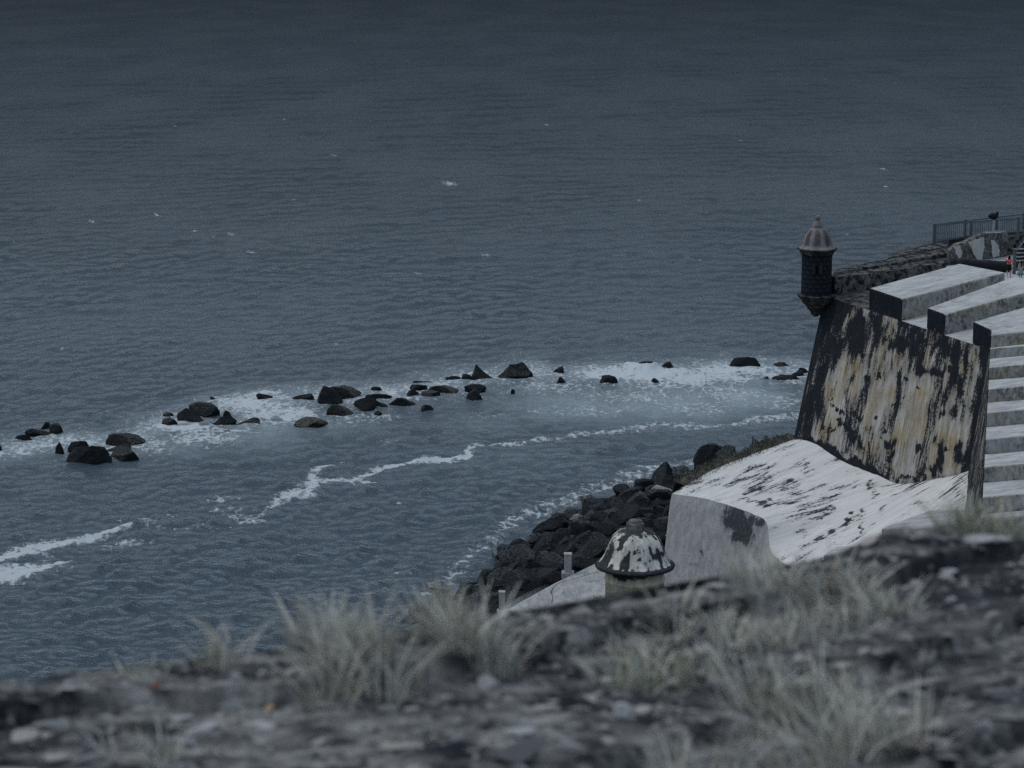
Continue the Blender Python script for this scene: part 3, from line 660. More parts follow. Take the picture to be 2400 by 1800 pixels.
# terrace deck
ZD = 23.75
inner = m_ * 7.0
D0 = S + sea_dir * .5 + inner * .5; 
deck = [Vector((v.x, v.y, ZD)) for v in (S + u * 2 + m_ * 8.2, C + m_ * 8 + m2 * 1, C + u2 * 60 + m2 * 7, C + u2 * 60 + m2 * 60, S + sea_dir * 60, S + sea_dir * 13)]
v, f = prism(deck, 1.2); fixnormals(make('deck', v, f, M['deck'], bast))
# core so that nothing is hollow from the side
core = [Vector((v.x, v.y, ZT - .35)) for v in (S + m_ * .6 + u * .4, C + m_ * .5 + m2 * .5, C + u2 * 60 + m2 * .6, C + u2 * 60 + m2 * 30, S + sea_dir * 40)]
v, f = prism(core, 1.0); fixnormals(make('core', v, f, M['deck'], bast))

def merlon(fl, fr, bl, br, zb, name='merlon', mats=None):
    """fl fr bl br: top corners; front face towards the field"""
    top = [fl, fr, br, bl]; v, f = prism(top, zb=zb)
    # faces: 0 top, 1 bottom, 2 front(fl-fr), 3 right, 4 back, 5 left
    o = make(name, v, f, [M['top'], M['side'], M['front']], bast, fmat=[0, 1, 2, 1, 1, 1]); fixnormals(o); return bevel(o, .13, 3)
def along(px, py, z): return P(px, py, z)
def onface(px_, py_):
    """distance along the front top edge seen at this photo point"""
    return (P(px_, py_, ZT) - S).dot(u)
MZ = 1.55
s1a, s1b = onface(2031, 727), onface(2110, 752); s2a, s2b = onface(2172, 771), onface(2211, 785); s3a = onface(2280, 806)
def face_pt(s, z=0., inn=0.): return S + u * s + m_ * inn + Vector((0, 0, z))
# merlons one and two: the measured back corners give the slope of their tops
def at_inn(px, py, s, inn_guess):
    base = S + u * s
    d = ray(px, py); # plan intersection of the sight line with the merlon's edge line
    # base + m_*L has x/y = d0/d1
    q = d[0] / d[1]; L = (q * base.y - base.x) / (m_.x - q * m_.y); pt = base + m_ * L
    return Q(px, py, pt.y)
a0 = Q(2030, 675, face_pt(s1a).y); a1 = Q(2111, 701, face_pt(s1b).y)
merlon(Vector((face_pt(s1a).x, face_pt(s1a).y, a0.z)), Vector((face_pt(s1b).x, face_pt(s1b).y, a1.z)), at_inn(2250, 617, s1a - .2, 7), at_inn(2357, 638, s1b + .1, 8), ZT + .004)
b0 = Q(2173, 722, face_pt(s2a).y); b1 = Q(2212, 737, face_pt(s2b).y)
mb = face_pt(s2a); 
bl = at_inn(2378, 647, s2a - .5, 8); br = face_pt(s2b + .4, 0, 8.2); br.z = bl.z - .1
merlon(Vector((face_pt(s2a).x, face_pt(s2a).y, b0.z)), Vector((face_pt(s2b).x, face_pt(s2b).y, b1.z)), bl, br, ZT + .004)
c0 = Q(2281, 754, face_pt(s3a).y); cc_ = Q(2324, 773, C.y); ctop = Vector((C.x, C.y, cc_.z))
c3l = face_pt(s3a - .6, 0, 9); c3l.z = c0.z + 1.6; c3r = C + u2 * .6 + m2 * 9; c3r.z = ctop.z + 1.2
v, f = prism([Vector((face_pt(s3a).x, face_pt(s3a).y, c0.z)), ctop, ctop + u2 * 1.7 + Vector((0, 0, -.02)), c3r + u2 * 1.2, c3l], zb=ZT + .004)
o = make('merlon', v, f, [M['top'], M['side'], M['front']], bast, fmat=[0, 1, 2, 2, 1, 1, 1]); bevel(fixnormals(o), .12, 3)
# sloping embrasure floors on the front
def sill(p0, p1, inn0, inn1, rise=1.25):
    q0 = p0 + inn0; q1 = p1 + inn1; q0.z = q1.z = ZT + rise
    v, f = prism([p0 + Vector((0, 0, -.003)), p1 + Vector((0, 0, -.003)), q1, q0], .6); fixnormals(make('embrasure_floor', v, f, M['top'], bast))
sill(face_pt(s1b, 0, .02), face_pt(s2a, 0, .02), m_ * 7.5, m_ * 7.5 - u * .3)
sill(face_pt(s2b, 0, .02), face_pt(s3a, 0, .02), m_ * 7.5, m_ * 7.5 - u * .3)
v, f = prism([face_pt(.2, -.003, .02), face_pt(s1a, -.003, .02), face_pt(s1a, 1.0, 7), face_pt(.2, .55, 7) + sea_dir * 1], .6); fixnormals(make('embrasure_floor', v, f, M['ledge'], bast))
# flank merlons at the measured 6.3 m pitch
white_y = [798, 842, 892, 945, 1004, 1067, 1141]
whites_end = [816, 863, 914, 969, 1031, 1096, 1167]
prev = 1.7
for i in range(7):
    zt_ = ZT + .75
    def fl_s(y_): 
        d = ray(2318 - (y_ - 800) * .045, y_); t_ = (zt_ - H) / d[2]; return (d[1] * t_ - C.y) / u2.y
    sa, sb = fl_s(white_y[i]), fl_s(whites_end[i])
    if i > 0:
        pa, pb = C + u2 * prev, C + u2 * sa
        q0 = pa + m2 * 7.5; q1 = pb + m2 * 7.5; q0.z = q1.z = ZT + 1.0
        v, f = prism([pa + m2 * .02 + Vector((0, 0, -.003)), pb + m2 * .02 + Vector((0, 0, -.003)), q1, q0], .6); fixnormals(make('embrasure_floor', v, f, M['top'], bast))
    pa, pb = C + u2 * sa, C + u2 * sb
    if i == 0: pa = C + u2 * 3.9
    pa = pa + Vector((0, 0, .78)); pb = pb + Vector((0, 0, .78)); qa = pa + m2 * 8.5 + u2 * .25 + Vector((0, 0, 1.15)); qb = pb + m2 * 8.5 - u2 * .25 + Vector((0, 0, 1.15))
    v, f = prism([pa, pb, qb, qa], zb=ZT + .004); o = make('merlon', v, f, [M['top'], M['side'], M['front']], bast, fmat=[0, 1, 2, 1, 1, 1]); bevel(fixnormals(o), .07, 3)
    prev = sb
q0 = C + u2 * 1.7 + m2 * .02; q1 = C + u2 * 3.9 + m2 * .02
v, f = prism([q0 - Vector((0, 0, .003)), q1 - Vector((0, 0, .003)), q1 + m2 * 7.5 + Vector((0, 0, 1)), q0 + m2 * 7.5 + Vector((0, 0, 1))], .6); fixnormals(make('embrasure_floor', v, f, M['top'], bast))
for j in range(2):
    pa = C + u2 * (prev + 3.9 + 6.3 * j) + Vector((0, 0, .78)); pb = pa + u2 * 2.4
    v, f = prism([pa, pb, pb + m2 * 8.5 + Vector((0, 0, 1.15)), pa + m2 * 8.5 + Vector((0, 0, 1.15))], zb=ZT + .004); o = make('merlon', v, f, [M['top'], M['side'], M['front']], bast, fmat=[0, 1, 2, 1, 1, 1]); bevel(fixnormals(o), .07, 3)
v, f = prism([C + u2 * prev - Vector((0, 0, .02)), C + u2 * 60 - Vector((0, 0, .02)), C + u2 * 60 + m2 * 7 + Vector((0, 0, 1)), C + u2 * prev + m2 * 7 + Vector((0, 0, 1))], .6); fixnormals(make('embrasure_floor', v, f, M['top'], bast))

# seaward parapet in rising steps
def yline(px):   # depth of the inner face of the seaward parapet at a photo column
    a, b = P(1957, 650, 24.0), P(2245, 612, 24.0); d = (b - a); q = (px - 1200) / F / cp_ * .985
    t_ = np.interp(px, [1940, 2300], [0, 1]); return np.interp(px, [1940, 1957, 2245, 2300, 2400], [a.y - .45, a.y, b.y, b.y + 1.6, b.y + 4.5])
def strip(name, near, far, off_n, off_f, mats, fm=None, zb=ZT - .3):
    top = [Q(a, b, yline(a) + off_n) for a, b in near] + [Q(a, b, yline(a) + off_f) for a, b in reversed(far)]
    v, f = prism(top, zb=zb); n = len(top)
    o = make(name, v, f, mats, bast, fmat=fm(n) if fm else None); return bevel(fixnormals(o), .05, 2)
strip('parapet_step', [(1957, 650), (2040, 641), (2120, 630), (2247, 611)], [(1938, 646), (2030, 631), (2120, 617), (2235, 600)], 0, 1.3, [M['ledge'], M['rubble'], M['front']], lambda n: [0, 1] + [1] * 3 + [1] * 3 + [1] + [2])
strip('parapet_step', [(1951, 641), (2030, 626), (2120, 612), (2226, 592)], [(1960, 630), (2050, 612), (2120, 600), (2222, 578)], 1.303, 2.6, [M['ledge'], M['rubble']], lambda n: [0] + [1] * (n + 1))
strip('parapet_step', [(2080, 603), (2140, 592), (2224, 576)], [(2084, 598), (2150, 581), (2224, 562)], 2.604, 3.9, [M['ledge'], M['rubble']], lambda n: [0] + [1] * (n + 1))
strip('earth_ramp', [(2082, 600), (2150, 580), (2225, 560), (2290, 548), (2420, 541)], [(2082, 595), (2150, 578), (2190, 567), (2290, 550), (2420, 536)], 3.904, 6.5, [M['ramp']])
# crumbling plaster wall
ruin = [(2224, 588), (2240, 575), (2262, 568), (2285, 556), (2305, 548), (2330, 545), (2352, 543), (2363, 546)]
YR = lambda px: yline(px) + .2 + (px - 2224) * .004
V = []; n = len(ruin)
for a, b in ruin:
    p_ = Q(a, b, YR(a)); V += [p_, p_ + Vector((.0, .9, .03))]
V2 = [Vector((v.x, v.y, ZD - .6)) for v in V]
nn = len(V); Fc = []
for i in range(n - 1):
    Fc.append((2 * i, 2 * i + 2, 2 * i + 3, 2 * i + 1)); Fc.append((2 * i, nn + 2 * i, nn + 2 * i + 2, 2 * i + 2)); Fc.append((2 * i + 1, 2 * i + 3, nn + 2 * i + 3, nn + 2 * i + 1))
Fc.append((0, 1, nn + 1, nn)); Fc.append((nn - 2, nn - 1, 2 * nn - 1, 2 * nn - 2))
rw = thing('ruined_wall', Vector((V[n].x, V[n].y, ZD)), 'crumbling wall with patches of white plaster below the railing at the top right', 'wall')
bevel(fixnormals(make('wall_core', V + V2, Fc, M['ruin'], rw)), .05)
M['patch_white'] = plaster('leftover_white_plaster', (.45, .45, .43), (.38, .38, .36), (.3, .26, .2), .1, .02, 'Object', (1, 1, .2), 1.5)
for poly in [[(2328 - 93, 578), (2252, 574), (2255, 600), (2248, 612), (2243, 598)], [(2268, 567), (2288, 560), (2306, 557), (2307, 580), (2302, 612), (2292, 612), (2284, 600), (2276, 578)], [(2323, 562), (2334, 566), (2343, 583), (2342, 600), (2326, 603)]]:
    pl2 = []
    for i_ in range(len(poly)):
        (ax_, ay_), (bx_, by_) = poly[i_], poly[(i_ + 1) % len(poly)]; m__ = max(2, int(math.hypot(bx_ - ax_, by_ - ay_) / 3.5))
        for q_ in range(m__): pl2.append((ax_ + (bx_ - ax_) * q_ / m__ + random.uniform(-1.3, 1.3), ay_ + (by_ - ay_) * q_ / m__ + random.uniform(-1.6, 1.6)))
    vv = [Q(a, b, YR(a) - .02) for a, b in pl2]; v = vv + [q + Vector((0, .06, 0)) for q in vv]; k_ = len(vv)
    make('plaster_patch', v, [list(range(k_)), list(range(2 * k_ - 1, k_ - 1, -1))] + [(i, i + k_, (i + 1) % k_ + k_, (i + 1) % k_) for i in range(k_)], M['patch_white'], rw)
# rubble wall behind the stairs
wv_ = [Q(2364, 556, YR(2364) + .7), Q(2400, 549, YR(2400) + .9), Q(2470, 538, YR(2400) + 1.5)]
v, f = prism(wv_ + [q + Vector((0, .8, 0)) for q in reversed(wv_)], zb=ZD - .5)
o = bevel(fixnormals(make('rubble_wall', v, f, M['rubble'])), .05); tag(o, 'dark rubble wall with reddish stones behind the stairs at the right edge', 'wall')

# ------------------------------------------------------------------ far sentry box
def sentry(name, c, zs, rad, label, mats, stones=True, lobes=.5):
    """zs: z of corbel tip, corbel top, drum base, eave, rim, dome shoulder, collar, ball"""
    t = thing(name, (c[0], c[1], zs['drum']), label, 'sentry box')
    c0 = (c[0], c[1], 0)
    ct = zs['corb']; tip = zs['tip']; hh = ct - tip
    v, f = lathe([(.12, tip), (.34, tip + .1 * hh), (.36, tip + .22 * hh), (.62, tip + .36 * hh), (.66, tip + .46 * hh), (.98, tip + .64 * hh), (1.04, tip + .74 * hh), (rad * 1.16, tip + .9 * hh), (rad * 1.26, tip + .96 * hh), (rad * 1.24, ct)], c0, 40)
    make('corbel', v, f, mats['stone'], t, True)
    d0, d1 = zs['drum'], zs['eave']
    if stones:
        v, f = lathe([(rad * .965, d0), (rad * .965, d1)], c0, 40); make('drum_core', v, f, M['mortar'], t, True)
        nrow = 9; hrow = (d1 - d0) / nrow; ns = 13; me_c = {}
        for r_ in range(nrow):
            for q in range(ns):
                th = 2 * math.pi * (q + .5 * (r_ % 2)) / ns; half = math.pi / ns * .965
                zc = d0 + hrow * (r_ + .5)
                tip_ang = math.atan2(-1, -.0)
                if r_ in (5, 6) and abs(((th - SLIT_TH + math.pi) % (2 * math.pi)) - math.pi) < .16: continue
                jr = 1 + .012 * math.sin(q * 5.1 + r_ * 3.3)
                me = bpy.data.meshes.new('stone'); vv = []
                for rad_ in (rad * .94, rad * jr):
                    for zz in (-hrow * .48, hrow * .48):
                        for aa in (-half, 0, half): vv.append((rad_ * math.cos(aa) , rad_ * math.sin(aa), zz))
                ff = [(0, 1, 4, 3), (1, 2, 5, 4), (6, 9, 10, 7), (7, 10, 11, 8), (0, 3, 9, 6), (2, 8, 11, 5), (3, 4, 10, 9), (4, 5, 11, 10), (0, 6, 7, 1), (1, 7, 8, 2)]
                key = (r_ % 3, q % 3)
                if key not in me_c:
                    me.from_pydata(vv, [], ff); me.materials.append(mats['stone']); me_c[key] = me
                else: bpy.data.meshes.remove(me)
                so_ = bpy.data.objects.new('stone', me_c[key]); COL.objects.link(so_); so_.parent = t
                so_.location = (0, 0, zc - d0); so_.rotation_euler = (0, 0, th)
        # slit window: jambs, and a dark reveal sunk into the drum
        sd_ = Vector((math.cos(SLIT_TH), math.sin(SLIT_TH), 0)); pc = Vector((c[0], c[1], d0 + hrow * 6.0)) + sd_ * rad * .93
        tn = Vector((-sd_.y, sd_.x, 0))
        vv, ff = box_between(pc - Vector((0, 0, hrow * .98)), pc + Vector((0, 0, hrow * .98)), .11, sd_, .08); w_ = make('window_slit', vv, ff, M['slit'], t)
        for s_ in (-1, 1):
            pj = pc + tn * s_ * .25 + sd_ * .06; vv, ff = box_between(pj - Vector((0, 0, hrow)), pj + Vector((0, 0, hrow)), .125, sd_, .07); make('jamb', vv, ff, M['mortar'], w_)
    else:
        v, f = lathe([(rad, d0 - 1.0), (rad, d1 - .42), (rad * 1.03, d1 - .40), (rad * 1.03, d1 - .30), (rad, d1 - .28), (rad, d1)], c0, 64); o = make('drum', v, f, mats['drum'], t, True)
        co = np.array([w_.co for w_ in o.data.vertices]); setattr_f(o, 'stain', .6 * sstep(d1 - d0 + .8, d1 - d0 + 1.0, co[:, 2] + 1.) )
    v, f = lathe([(rad * .99, d1), (rad * 1.06, d1 + .02), (rad * 1.08, d1 + .10), (rad * 1.22, zs['rim'] - .06), (rad * 1.32, zs['rim'] - .02), (rad * 1.33, zs['rim'] + .03), (rad * 1.1, zs['rim'] + .10)], c0, 48)
    make('cornice', v, f, mats.get('cornice', mats['rim']), t, True)
    if 'cornice' in mats:
        v, f = lathe([(rad * 1.2, zs['rim'] - .075), (rad * 1.345, zs['rim'] - .045), (rad * 1.36, zs['rim'] - .01), (rad * 1.345, zs['rim'] + .045), (rad * 1.2, zs['rim'] + .06)], c0, 48); make('lip', v, f, mats['rim'], t, True)
    # eight-ribbed dome
    rz, sz = zs['rim'] + .02, zs['coll']; hh = sz - rz; P0 = zs['prof']
    prof = []
    nP = 26
    for i in range(nP + 1):
        tt = i / nP; prof.append((np.interp(tt, [p_[1] for p_ in P0], [p_[0] for p_ in P0]) * rad, rz + hh * tt))
    def rf(th, i):
        a = ((th - SLIT_TH - math.pi / 8) % (math.pi / 4)) - math.pi / 8
        flat = math.cos(math.pi / 8) / math.cos(a); tt = i / nP
        k_ = lobes * min(1, max(0, (tt - .02) * 3.5)) * min(1, (1 - tt) * 4 + .2)
        return (1 - k_) + k_ * flat * 1.02
    v, f = lathe(prof, c0, 96, rf); o = make('dome', v, f, mats['dome'], t, True); o.data.set_sharp_from_angle(angle=math.radians(17))
    co = np.array([w_.co for w_ in o.data.vertices]); th = np.arctan2(co[:, 1], co[:, 0])
    a = np.abs((((th - SLIT_TH - math.pi / 8) % (math.pi / 4)) - math.pi / 8)); tt = (co[:, 2] + d0 - rz) / hh
    setattr_f(o, 'stain', zs['stain'](a, tt, th))
    z = sz; cr = zs['cr'] * rad
    v, f = lathe([(cr * .94, z - .04), (cr, z), (cr, z + .26), (cr * .86, z + .29)] + ([(cr * .78, z + .31), (cr * .78, z + .42), (cr * .5, z + .45)] if zs['ball'] else [(cr * .8, z + .30), (cr * .82, z + .32), (cr * .78, z + .36), (cr * .3, z + .38)]), c0, 32)
    make('collar', v, f, mats['cap'], t, True)
    if zs['ball']:
        v, f = lathe([(.09, z + .44), (.09, z + .52)], c0, 16); make('neck', v, f, mats['dome'], t, True)
        zc, r_ = z + .70, .21
        v, f = lathe([(max(.01, r_ * math.sin(math.pi * i / 14)), zc - r_ * math.cos(math.pi * i / 14)) for i in range(15)], c0, 24); o = make('ball', v, f, mats['dome'], t, True)
    return t
YG = 168.7; SLIT_TH = math.radians(-96)
gz = lambda py: Q(1914, py, YG).z
gc = Q(1914, 640, YG)
profF = [(1.30, 0), (1.20, .03), (1.08, .09), (1.0, .17), (.97, .3), (.93, .45), (.86, .6), (.74, .76), (.60, .88), (.44, .97), (.36, 1)]
sentry('sentry_box', (gc.x, gc.y), dict(tip=gz(742), corb=gz(697) + .22, drum=gz(690), eave=gz(596), rim=gz(583), coll=gz(533), ball=True, cr=.36, prof=profF,
       stain=lambda a, tt, th: .95 * sstep(.30, .12, a) * sstep(.1, .26, tt) * sstep(1.0, .8, tt)), 1.08,
       'slim grey sentry box with ribbed dome and ball finial on the far bastion corner', dict(stone=M['far_stone'], rim=M['far_stone'], dome=M['far_dome'], cap=M['far_dome']))
# ------------------------------------------------------------------ near sentry box
YN = 83.0; SLIT_TH = math.radians(-95)
gz = lambda py: Q(1488, py, YN).z
nc_ = Q(1488, 1330, YN)
profN = [(1.36, 0), (1.27, .04), (1.18, .12), (1.10, .25), (1.03, .42), (.96, .57), (.87, .71), (.76, .83), (.60, .92), (.44, .98), (.36, 1)]
nz_rim = gz(1324)
def near_stain(a, tt, th):
    n1 = fbm(th * 2.3 + 9, tt * 3.0 + 4, 17, 3); n2 = fbm(th * 7 + 9, tt * 1.2, 19, 3); s = 1.2 * sstep(.09, .02, tt) + 1.0 * sstep(.52, .66, n1) * sstep(.25, .5, tt) + .8 * sstep(.53, .66, n2) * sstep(.7, .5, tt)
    s += .25 * sstep(.25, .36, a) * sstep(.8, .5, tt) + .5 * sstep(.86, .98, tt)
    return s
sentry('sentry_box', (nc_.x, nc_.y), dict(tip=nz_rim - 5.2, corb=nz_rim - 3.2, drum=nz_rim - 3.0, eave=nz_rim - .15, rim=nz_rim, coll=gz(1238) - .06, ball=False, cr=.30, prof=profN, stain=near_stain), 1.06,
       'nearer sentry box with a peeling white dome, half behind the foreground parapet', dict(stone=M['near_drum'], drum=M['near_drum'], cornice=M['near_drum'], rim=M['near_rim'], dome=M['near_dome'], cap=M['near_cap']), False, 1.0)
# the corner of the wall that carries it, below the foreground parapet
wtop = [Vector((nc_.x - .1, nc_.y + .1, nz_rim - 3.4)), Vector((nc_.x + 16, nc_.y + 6, nz_rim - 3.4)), Vector((nc_.x + 22, 20, nz_rim - 3.4)), Vector((nc_.x + 1.2, 20, nz_rim - 3.4))]
v, f = prism(wtop, zb=0.); o = fixnormals(make('curtain_wall', v, f, M['wall_plain'])); tag(o, 'stained curtain wall corner carrying the near sentry box, behind the foreground', 'wall')

# ================================================================== WHITE APRON AND GREY WALL
def Yl(px, py): return P(px, py, ZB).y
ctl = [
 [(1860, 1030, 167.0), (1770, 1062, 165.7), (1670, 1103, 164.2), (1575, 1157, 162.5)],
 [(1900, 1036, 165.0), (1832, 1080, 163.6), (1742, 1128, 162.0), (1640, 1168, 160.4)],
 [(1990, 1078, Yl(1990, 1078)), (1930, 1125, 159.8), (1830, 1172, 159.0), (1712, 1186, 158.0)],
 [(2060, 1108, Yl(2060, 1108)), (1990, 1155, 156.8), (1880, 1206, 156.4), (1768, 1206, 156.0)],
 [(2113, 1132, Yl(2113, 1132)), (2040, 1182, 154.0), (1930, 1230, 154.4), (1797, 1228, 154.8)],
 [(2190, 1122, 150.8), (2110, 1188, 151.0), (1980, 1256, 152.0), (1812, 1300, 153.0)],
 [(2273, 1103, 147.3), (2196, 1195, 146.8), (2070, 1275, 147.0), (1890, 1345, 147.5)],
 [(2268, 1190, 138.0), (2215, 1250, 138.0), (2120, 1310, 138.5), (1990, 1390, 139.0)],
 [(2262, 1300, 127.0), (2215, 1350, 127.0), (2120, 1400, 127.0), (1990, 1460, 127.0)]]
CP = np.array([[Q(*c) for c in r_] for r_ in ctl])
for i_ in range(1, len(CP)):
    for j_ in (1, 2): CP[i_, j_] = CP[i_, 0] * (1 - j_ / 3) + CP[i_, 3] * (j_ / 3) + np.array([0, 0, -.10])
def catmull(A, n):
    """resample axis 0 smoothly with n steps a span"""
    m = len(A); out = []
    for i in range(m - 1):
        p0 = A[max(i - 1, 0)]; p1 = A[i]; p2 = A[i + 1]; p3 = A[min(i + 2, m - 1)]
        for k_ in range(n):
            t_ = k_ / n; out.append(.5 * (2 * p1 + (p2 - p0) * t_ + (2 * p0 - 5 * p1 + 4 * p2 - p3) * t_ ** 2 + (3 * p1 - p0 - 3 * p2 + p3) * t_ ** 3))
    out.append(A[-1]); return np.array(out)
AP = catmull(CP, 26); AP = np.swapaxes(catmull(np.swapaxes(AP, 0, 1), 36), 0, 1)
nI, nJ = AP.shape[:2]
ap = thing('apron', (16, 158, 6), 'white limewashed sloping apron with black streaks at the foot of the bastion', 'wall')
dI = np.concatenate([[0], np.cumsum(np.linalg.norm(np.diff(AP[:, 0], axis=0), axis=1))]); dJ = np.concatenate([[0], np.cumsum(np.linalg.norm(np.diff(AP[nI // 2], axis=0), axis=1))])
uu, vv = np.meshgrid(dI, dJ, indexing='ij')
AP[..., 2] += (fbm(uu * .4, vv * .3, 4, 3) - .5) * .22 * np.minimum(1, vv)
o = grid_mesh('apron_slope', AP, nI, nJ, M['apron'], ap, True, wloc(ap)); setuv(o, np.stack([uu, vv], -1).reshape(-1, 2))
px, py = proj(AP[..., 0], AP[..., 1], AP[..., 2])
s = np.zeros_like(px); wv = (fbm(uu * 2, vv * .7, 41) - .5) * 30; px2 = px + wv; py2 = py + (fbm(uu * 1.5, vv * .7, 47) - .5) * 22
for x, y, rx, ry, a in [(1785, 1145, 10, 14, .85), (1745, 1155, 8, 10, .8), (1790, 1180, 24, 12, .9), (1805, 1172, 10, 14, .95), (1760, 1172, 30, 5, .8), (1852, 1130, 14, 9, .9), (1925, 1200, 22, 12, .7), (1915, 1215, 14, 10, .85), (1995, 1200, 8, 7, 1.), (2022, 1195, 9, 10, .9), (1985, 1225, 8, 16, 1), (2020, 1240, 6, 18, .9), (1950, 1250, 24, 18, .8), (1925, 1262, 24, 14, .85), (2050, 1160, 10, 24, .7), (2040, 1140, 12, 24, .75), (2200, 1150, 40, 12, .55), (2160, 1180, 40, 12, .55), (2100, 1150, 20, 20, .55), (2140, 1210, 50, 10, .5), (1930, 1140, 22, 12, .5), (1890, 1170, 24, 8, .45), (2240, 1150, 26, 20, .7), (1960, 1075, 50, 6, .5), (1880, 1070, 40, 8, .42), (1632, 1167, 5, 3, .9), (1850, 1215, 30, 14, .6), (1880, 1250, 30, 12, .6), (2070, 1200, 14, 26, .55), (2000, 1105, 40, 8, .45)]:
    s = np.maximum(s, a * np.exp(-(((px2 - x) / rx) ** 2 + ((py2 - y) / ry) ** 2)))
s = np.maximum(s * 1.15, .31 + .34 * sstep(.45, .66, fbm(uu * .35, vv * .35, 83, 3)))
setattr_f(o, 'stain', s)
# end wall below the apron's lower edge
edge = AP[:, -1]; n = len(edge); outd = []
sm = np.array([edge[max(0, i - 14):i + 15].mean(0) for i in range(n)])
for i in range(n):
    t_ = sm[min(i + 4, n - 1)] - sm[max(i - 4, 0)]; q = np.array([t_[1], -t_[0], 0]); q = q / (np.linalg.norm(q) + 1e-9)
    if q[0] > 0: q = -q
    outd.append(q)
outd = np.array(outd); nb = 30
co = np.zeros((n, nb, 3))
for j in range(nb):
    t_ = j / (nb - 1); zb_ = 2.6
    co[:, j] = edge + outd * (.14 * t_ * (edge[:, 2:3] - zb_) + .10 * min(1, j / 2.)); co[:, j, 2] = edge[:, 2] * (1 - t_) + zb_ * t_ - .05 * min(1, j)
lenE = np.concatenate([[0], np.cumsum(np.linalg.norm(np.diff(edge, axis=0), axis=1))])
uu2, vv2 = np.meshgrid(lenE, np.linspace(0, 7, nb), indexing='ij')
gw = grid_mesh('end_wall', co, n, nb, M['gray'], ap, True, wloc(ap)); setuv(gw, np.stack([uu2, vv2], -1).reshape(-1, 2))
px, py = proj(co[..., 0], co[..., 1], co[..., 2]); wv = (fbm(uu2 * 1.5, vv2 * 1.5, 51) - .5) * 40
s = np.zeros_like(px)
for x, y, rx, ry, a in [(1725, 1215, 30, 30, 1.7), (1735, 1245, 24, 30, 1.6), (1755, 1220, 26, 18, 1.), (1780, 1225, 16, 16, .9), (1735, 1270, 14, 16, .7), (1612, 1194, 6, 4, .8), (1647, 1295, 4, 14, .6), (1640, 1325, 30, 6, .55)]:
    s = np.maximum(s, a * np.exp(-(((px + wv - x) / rx) ** 2 + ((py + wv * .5 - y) / ry) ** 2)))
setattr_f(gw, 'stain', s)
# grassy bank seaward of the apron
be = AP[:1, :][0]; n = len(be); rows = []
bd = np.array([-.55, .83, 0])
k = NT('bank_grass_soil'); n_ = k.noise(k.coord(), 2.5, 5); M['bank'] = k.done(k.mix(k.ramp(n_, .35, .65), (.035, .036, .030), (.085, .085, .07)), .95, k.bump(n_, .6, .1))
ext = np.array([be[0] + (be[0] - be[6]) * 1.5]); be2 = np.concatenate([ext, be[:-14]]); n = len(be2)
for d_, zz in [(-.1, -.06), (.0, -.03), (.6, .10), (1.1, .0), (1.6, -1.2), (2.2, -5), (3.0, -13)]:
    r_ = be2 + bd * d_; r_[:, 2] += zz + (fbm(be2[:, 0] * 1.2 + d_, be2[:, 1] * 1.2, 8) - .5) * .5 * min(1, max(0, d_)); rows.append(r_)
o = grid_mesh('terrain', np.array(rows), len(rows), n, M['bank']); tag(o, 'narrow earthen bank dropping to the sea behind the apron edge', None, None, 'structure')
bank_rows = np.array(rows)
# ------------------------------------------------------------------ grass blades helper
def blades(name, spots, mat_, hgt, wid, lean, per, parent=None, rad=.1, seed=1, wind=(0, 0), seg=3, curve=1.0):
    r = random.Random(seed); V = []; Fc = []; T = []
    for sx_, sy_, sz_ in spots:
        for _ in range(per):
            a = r.uniform(0, 6.283); d = rad * math.sqrt(r.random()); bx, by = sx_ + d * math.cos(a), sy_ + d * math.sin(a)
            h = hgt * r.uniform(.35, 1.) ; w_ = wid * r.uniform(.6, 1.2); az = a + r.gauss(0, .6); le = lean * r.uniform(.2, 1.3) * (.3 + d / rad)
            dx, dy = math.cos(az) * le + wind[0], math.sin(az) * le + wind[1]; fa = r.uniform(0, 3.14); wx, wy = math.cos(fa) * w_ / 2, math.sin(fa) * w_ / 2
            b0 = len(V); tint = r.random()
            for q in range(seg + 1):
                t_ = q / seg; ww = 1 - .8 * t_ ** 1.5; cx, cy = bx + dx * h * t_ ** (1.6 * curve), by + dy * h * t_ ** (1.6 * curve); cz = sz_ + h * (t_ - .22 * le * t_ * t_)
                V += [(cx - wx * ww, cy - wy * ww, cz), (cx + wx * ww, cy + wy * ww, cz)]; T += [tint, tint]
            for q in range(seg): Fc.append((b0 + 2 * q, b0 + 2 * q + 1, b0 + 2 * q + 3, b0 + 2 * q + 2))
    o = make(name, V, Fc, mat_, parent); setattr_f(o, 'tint', T); return o
def grass_mat(name, a, b, c):
    k = NT(name); t_ = k.attr('tint'); col = k.mix(k.ramp(t_, .0, .55), a, b); col = k.mix(k.ramp(t_, .7, .95), col, c)
    k.b.inputs['Subsurface Weight'].default_value = 0
    return k.done(col, .7, None, .15)
M['dry_grass'] = grass_mat('dry_grass', (.54, .535, .50), (.40, .40, .345), (.38, .33, .25))
M['green_grass'] = grass_mat('greenish_grass', (.46, .46, .41), (.31, .325, .25), (.34, .30, .22))
M['bank_grass'] = grass_mat('bank_grass', (.105, .108, .088), (.065, .07, .055), (.15, .145, .12))
spots = []
for i in range(0, n - 1):
    for j in (1, 2, 3):
        for q in range(2):
            a, b = bank_rows[j, i], bank_rows[j, min(i + 1, n - 1)]; t_ = random.random(); p_ = a * (1 - t_) + b * t_; spots.append((p_[0] + random.gauss(0, .15), p_[1] + random.gauss(0, .2), p_[2] - .05))
o = blades('grass', spots, M['bank_grass'], .30, .05, .7, 5, None, .35, 3); tag(o, 'short dull grass along the seaward edge of the white apron', None, None, 'stuff')
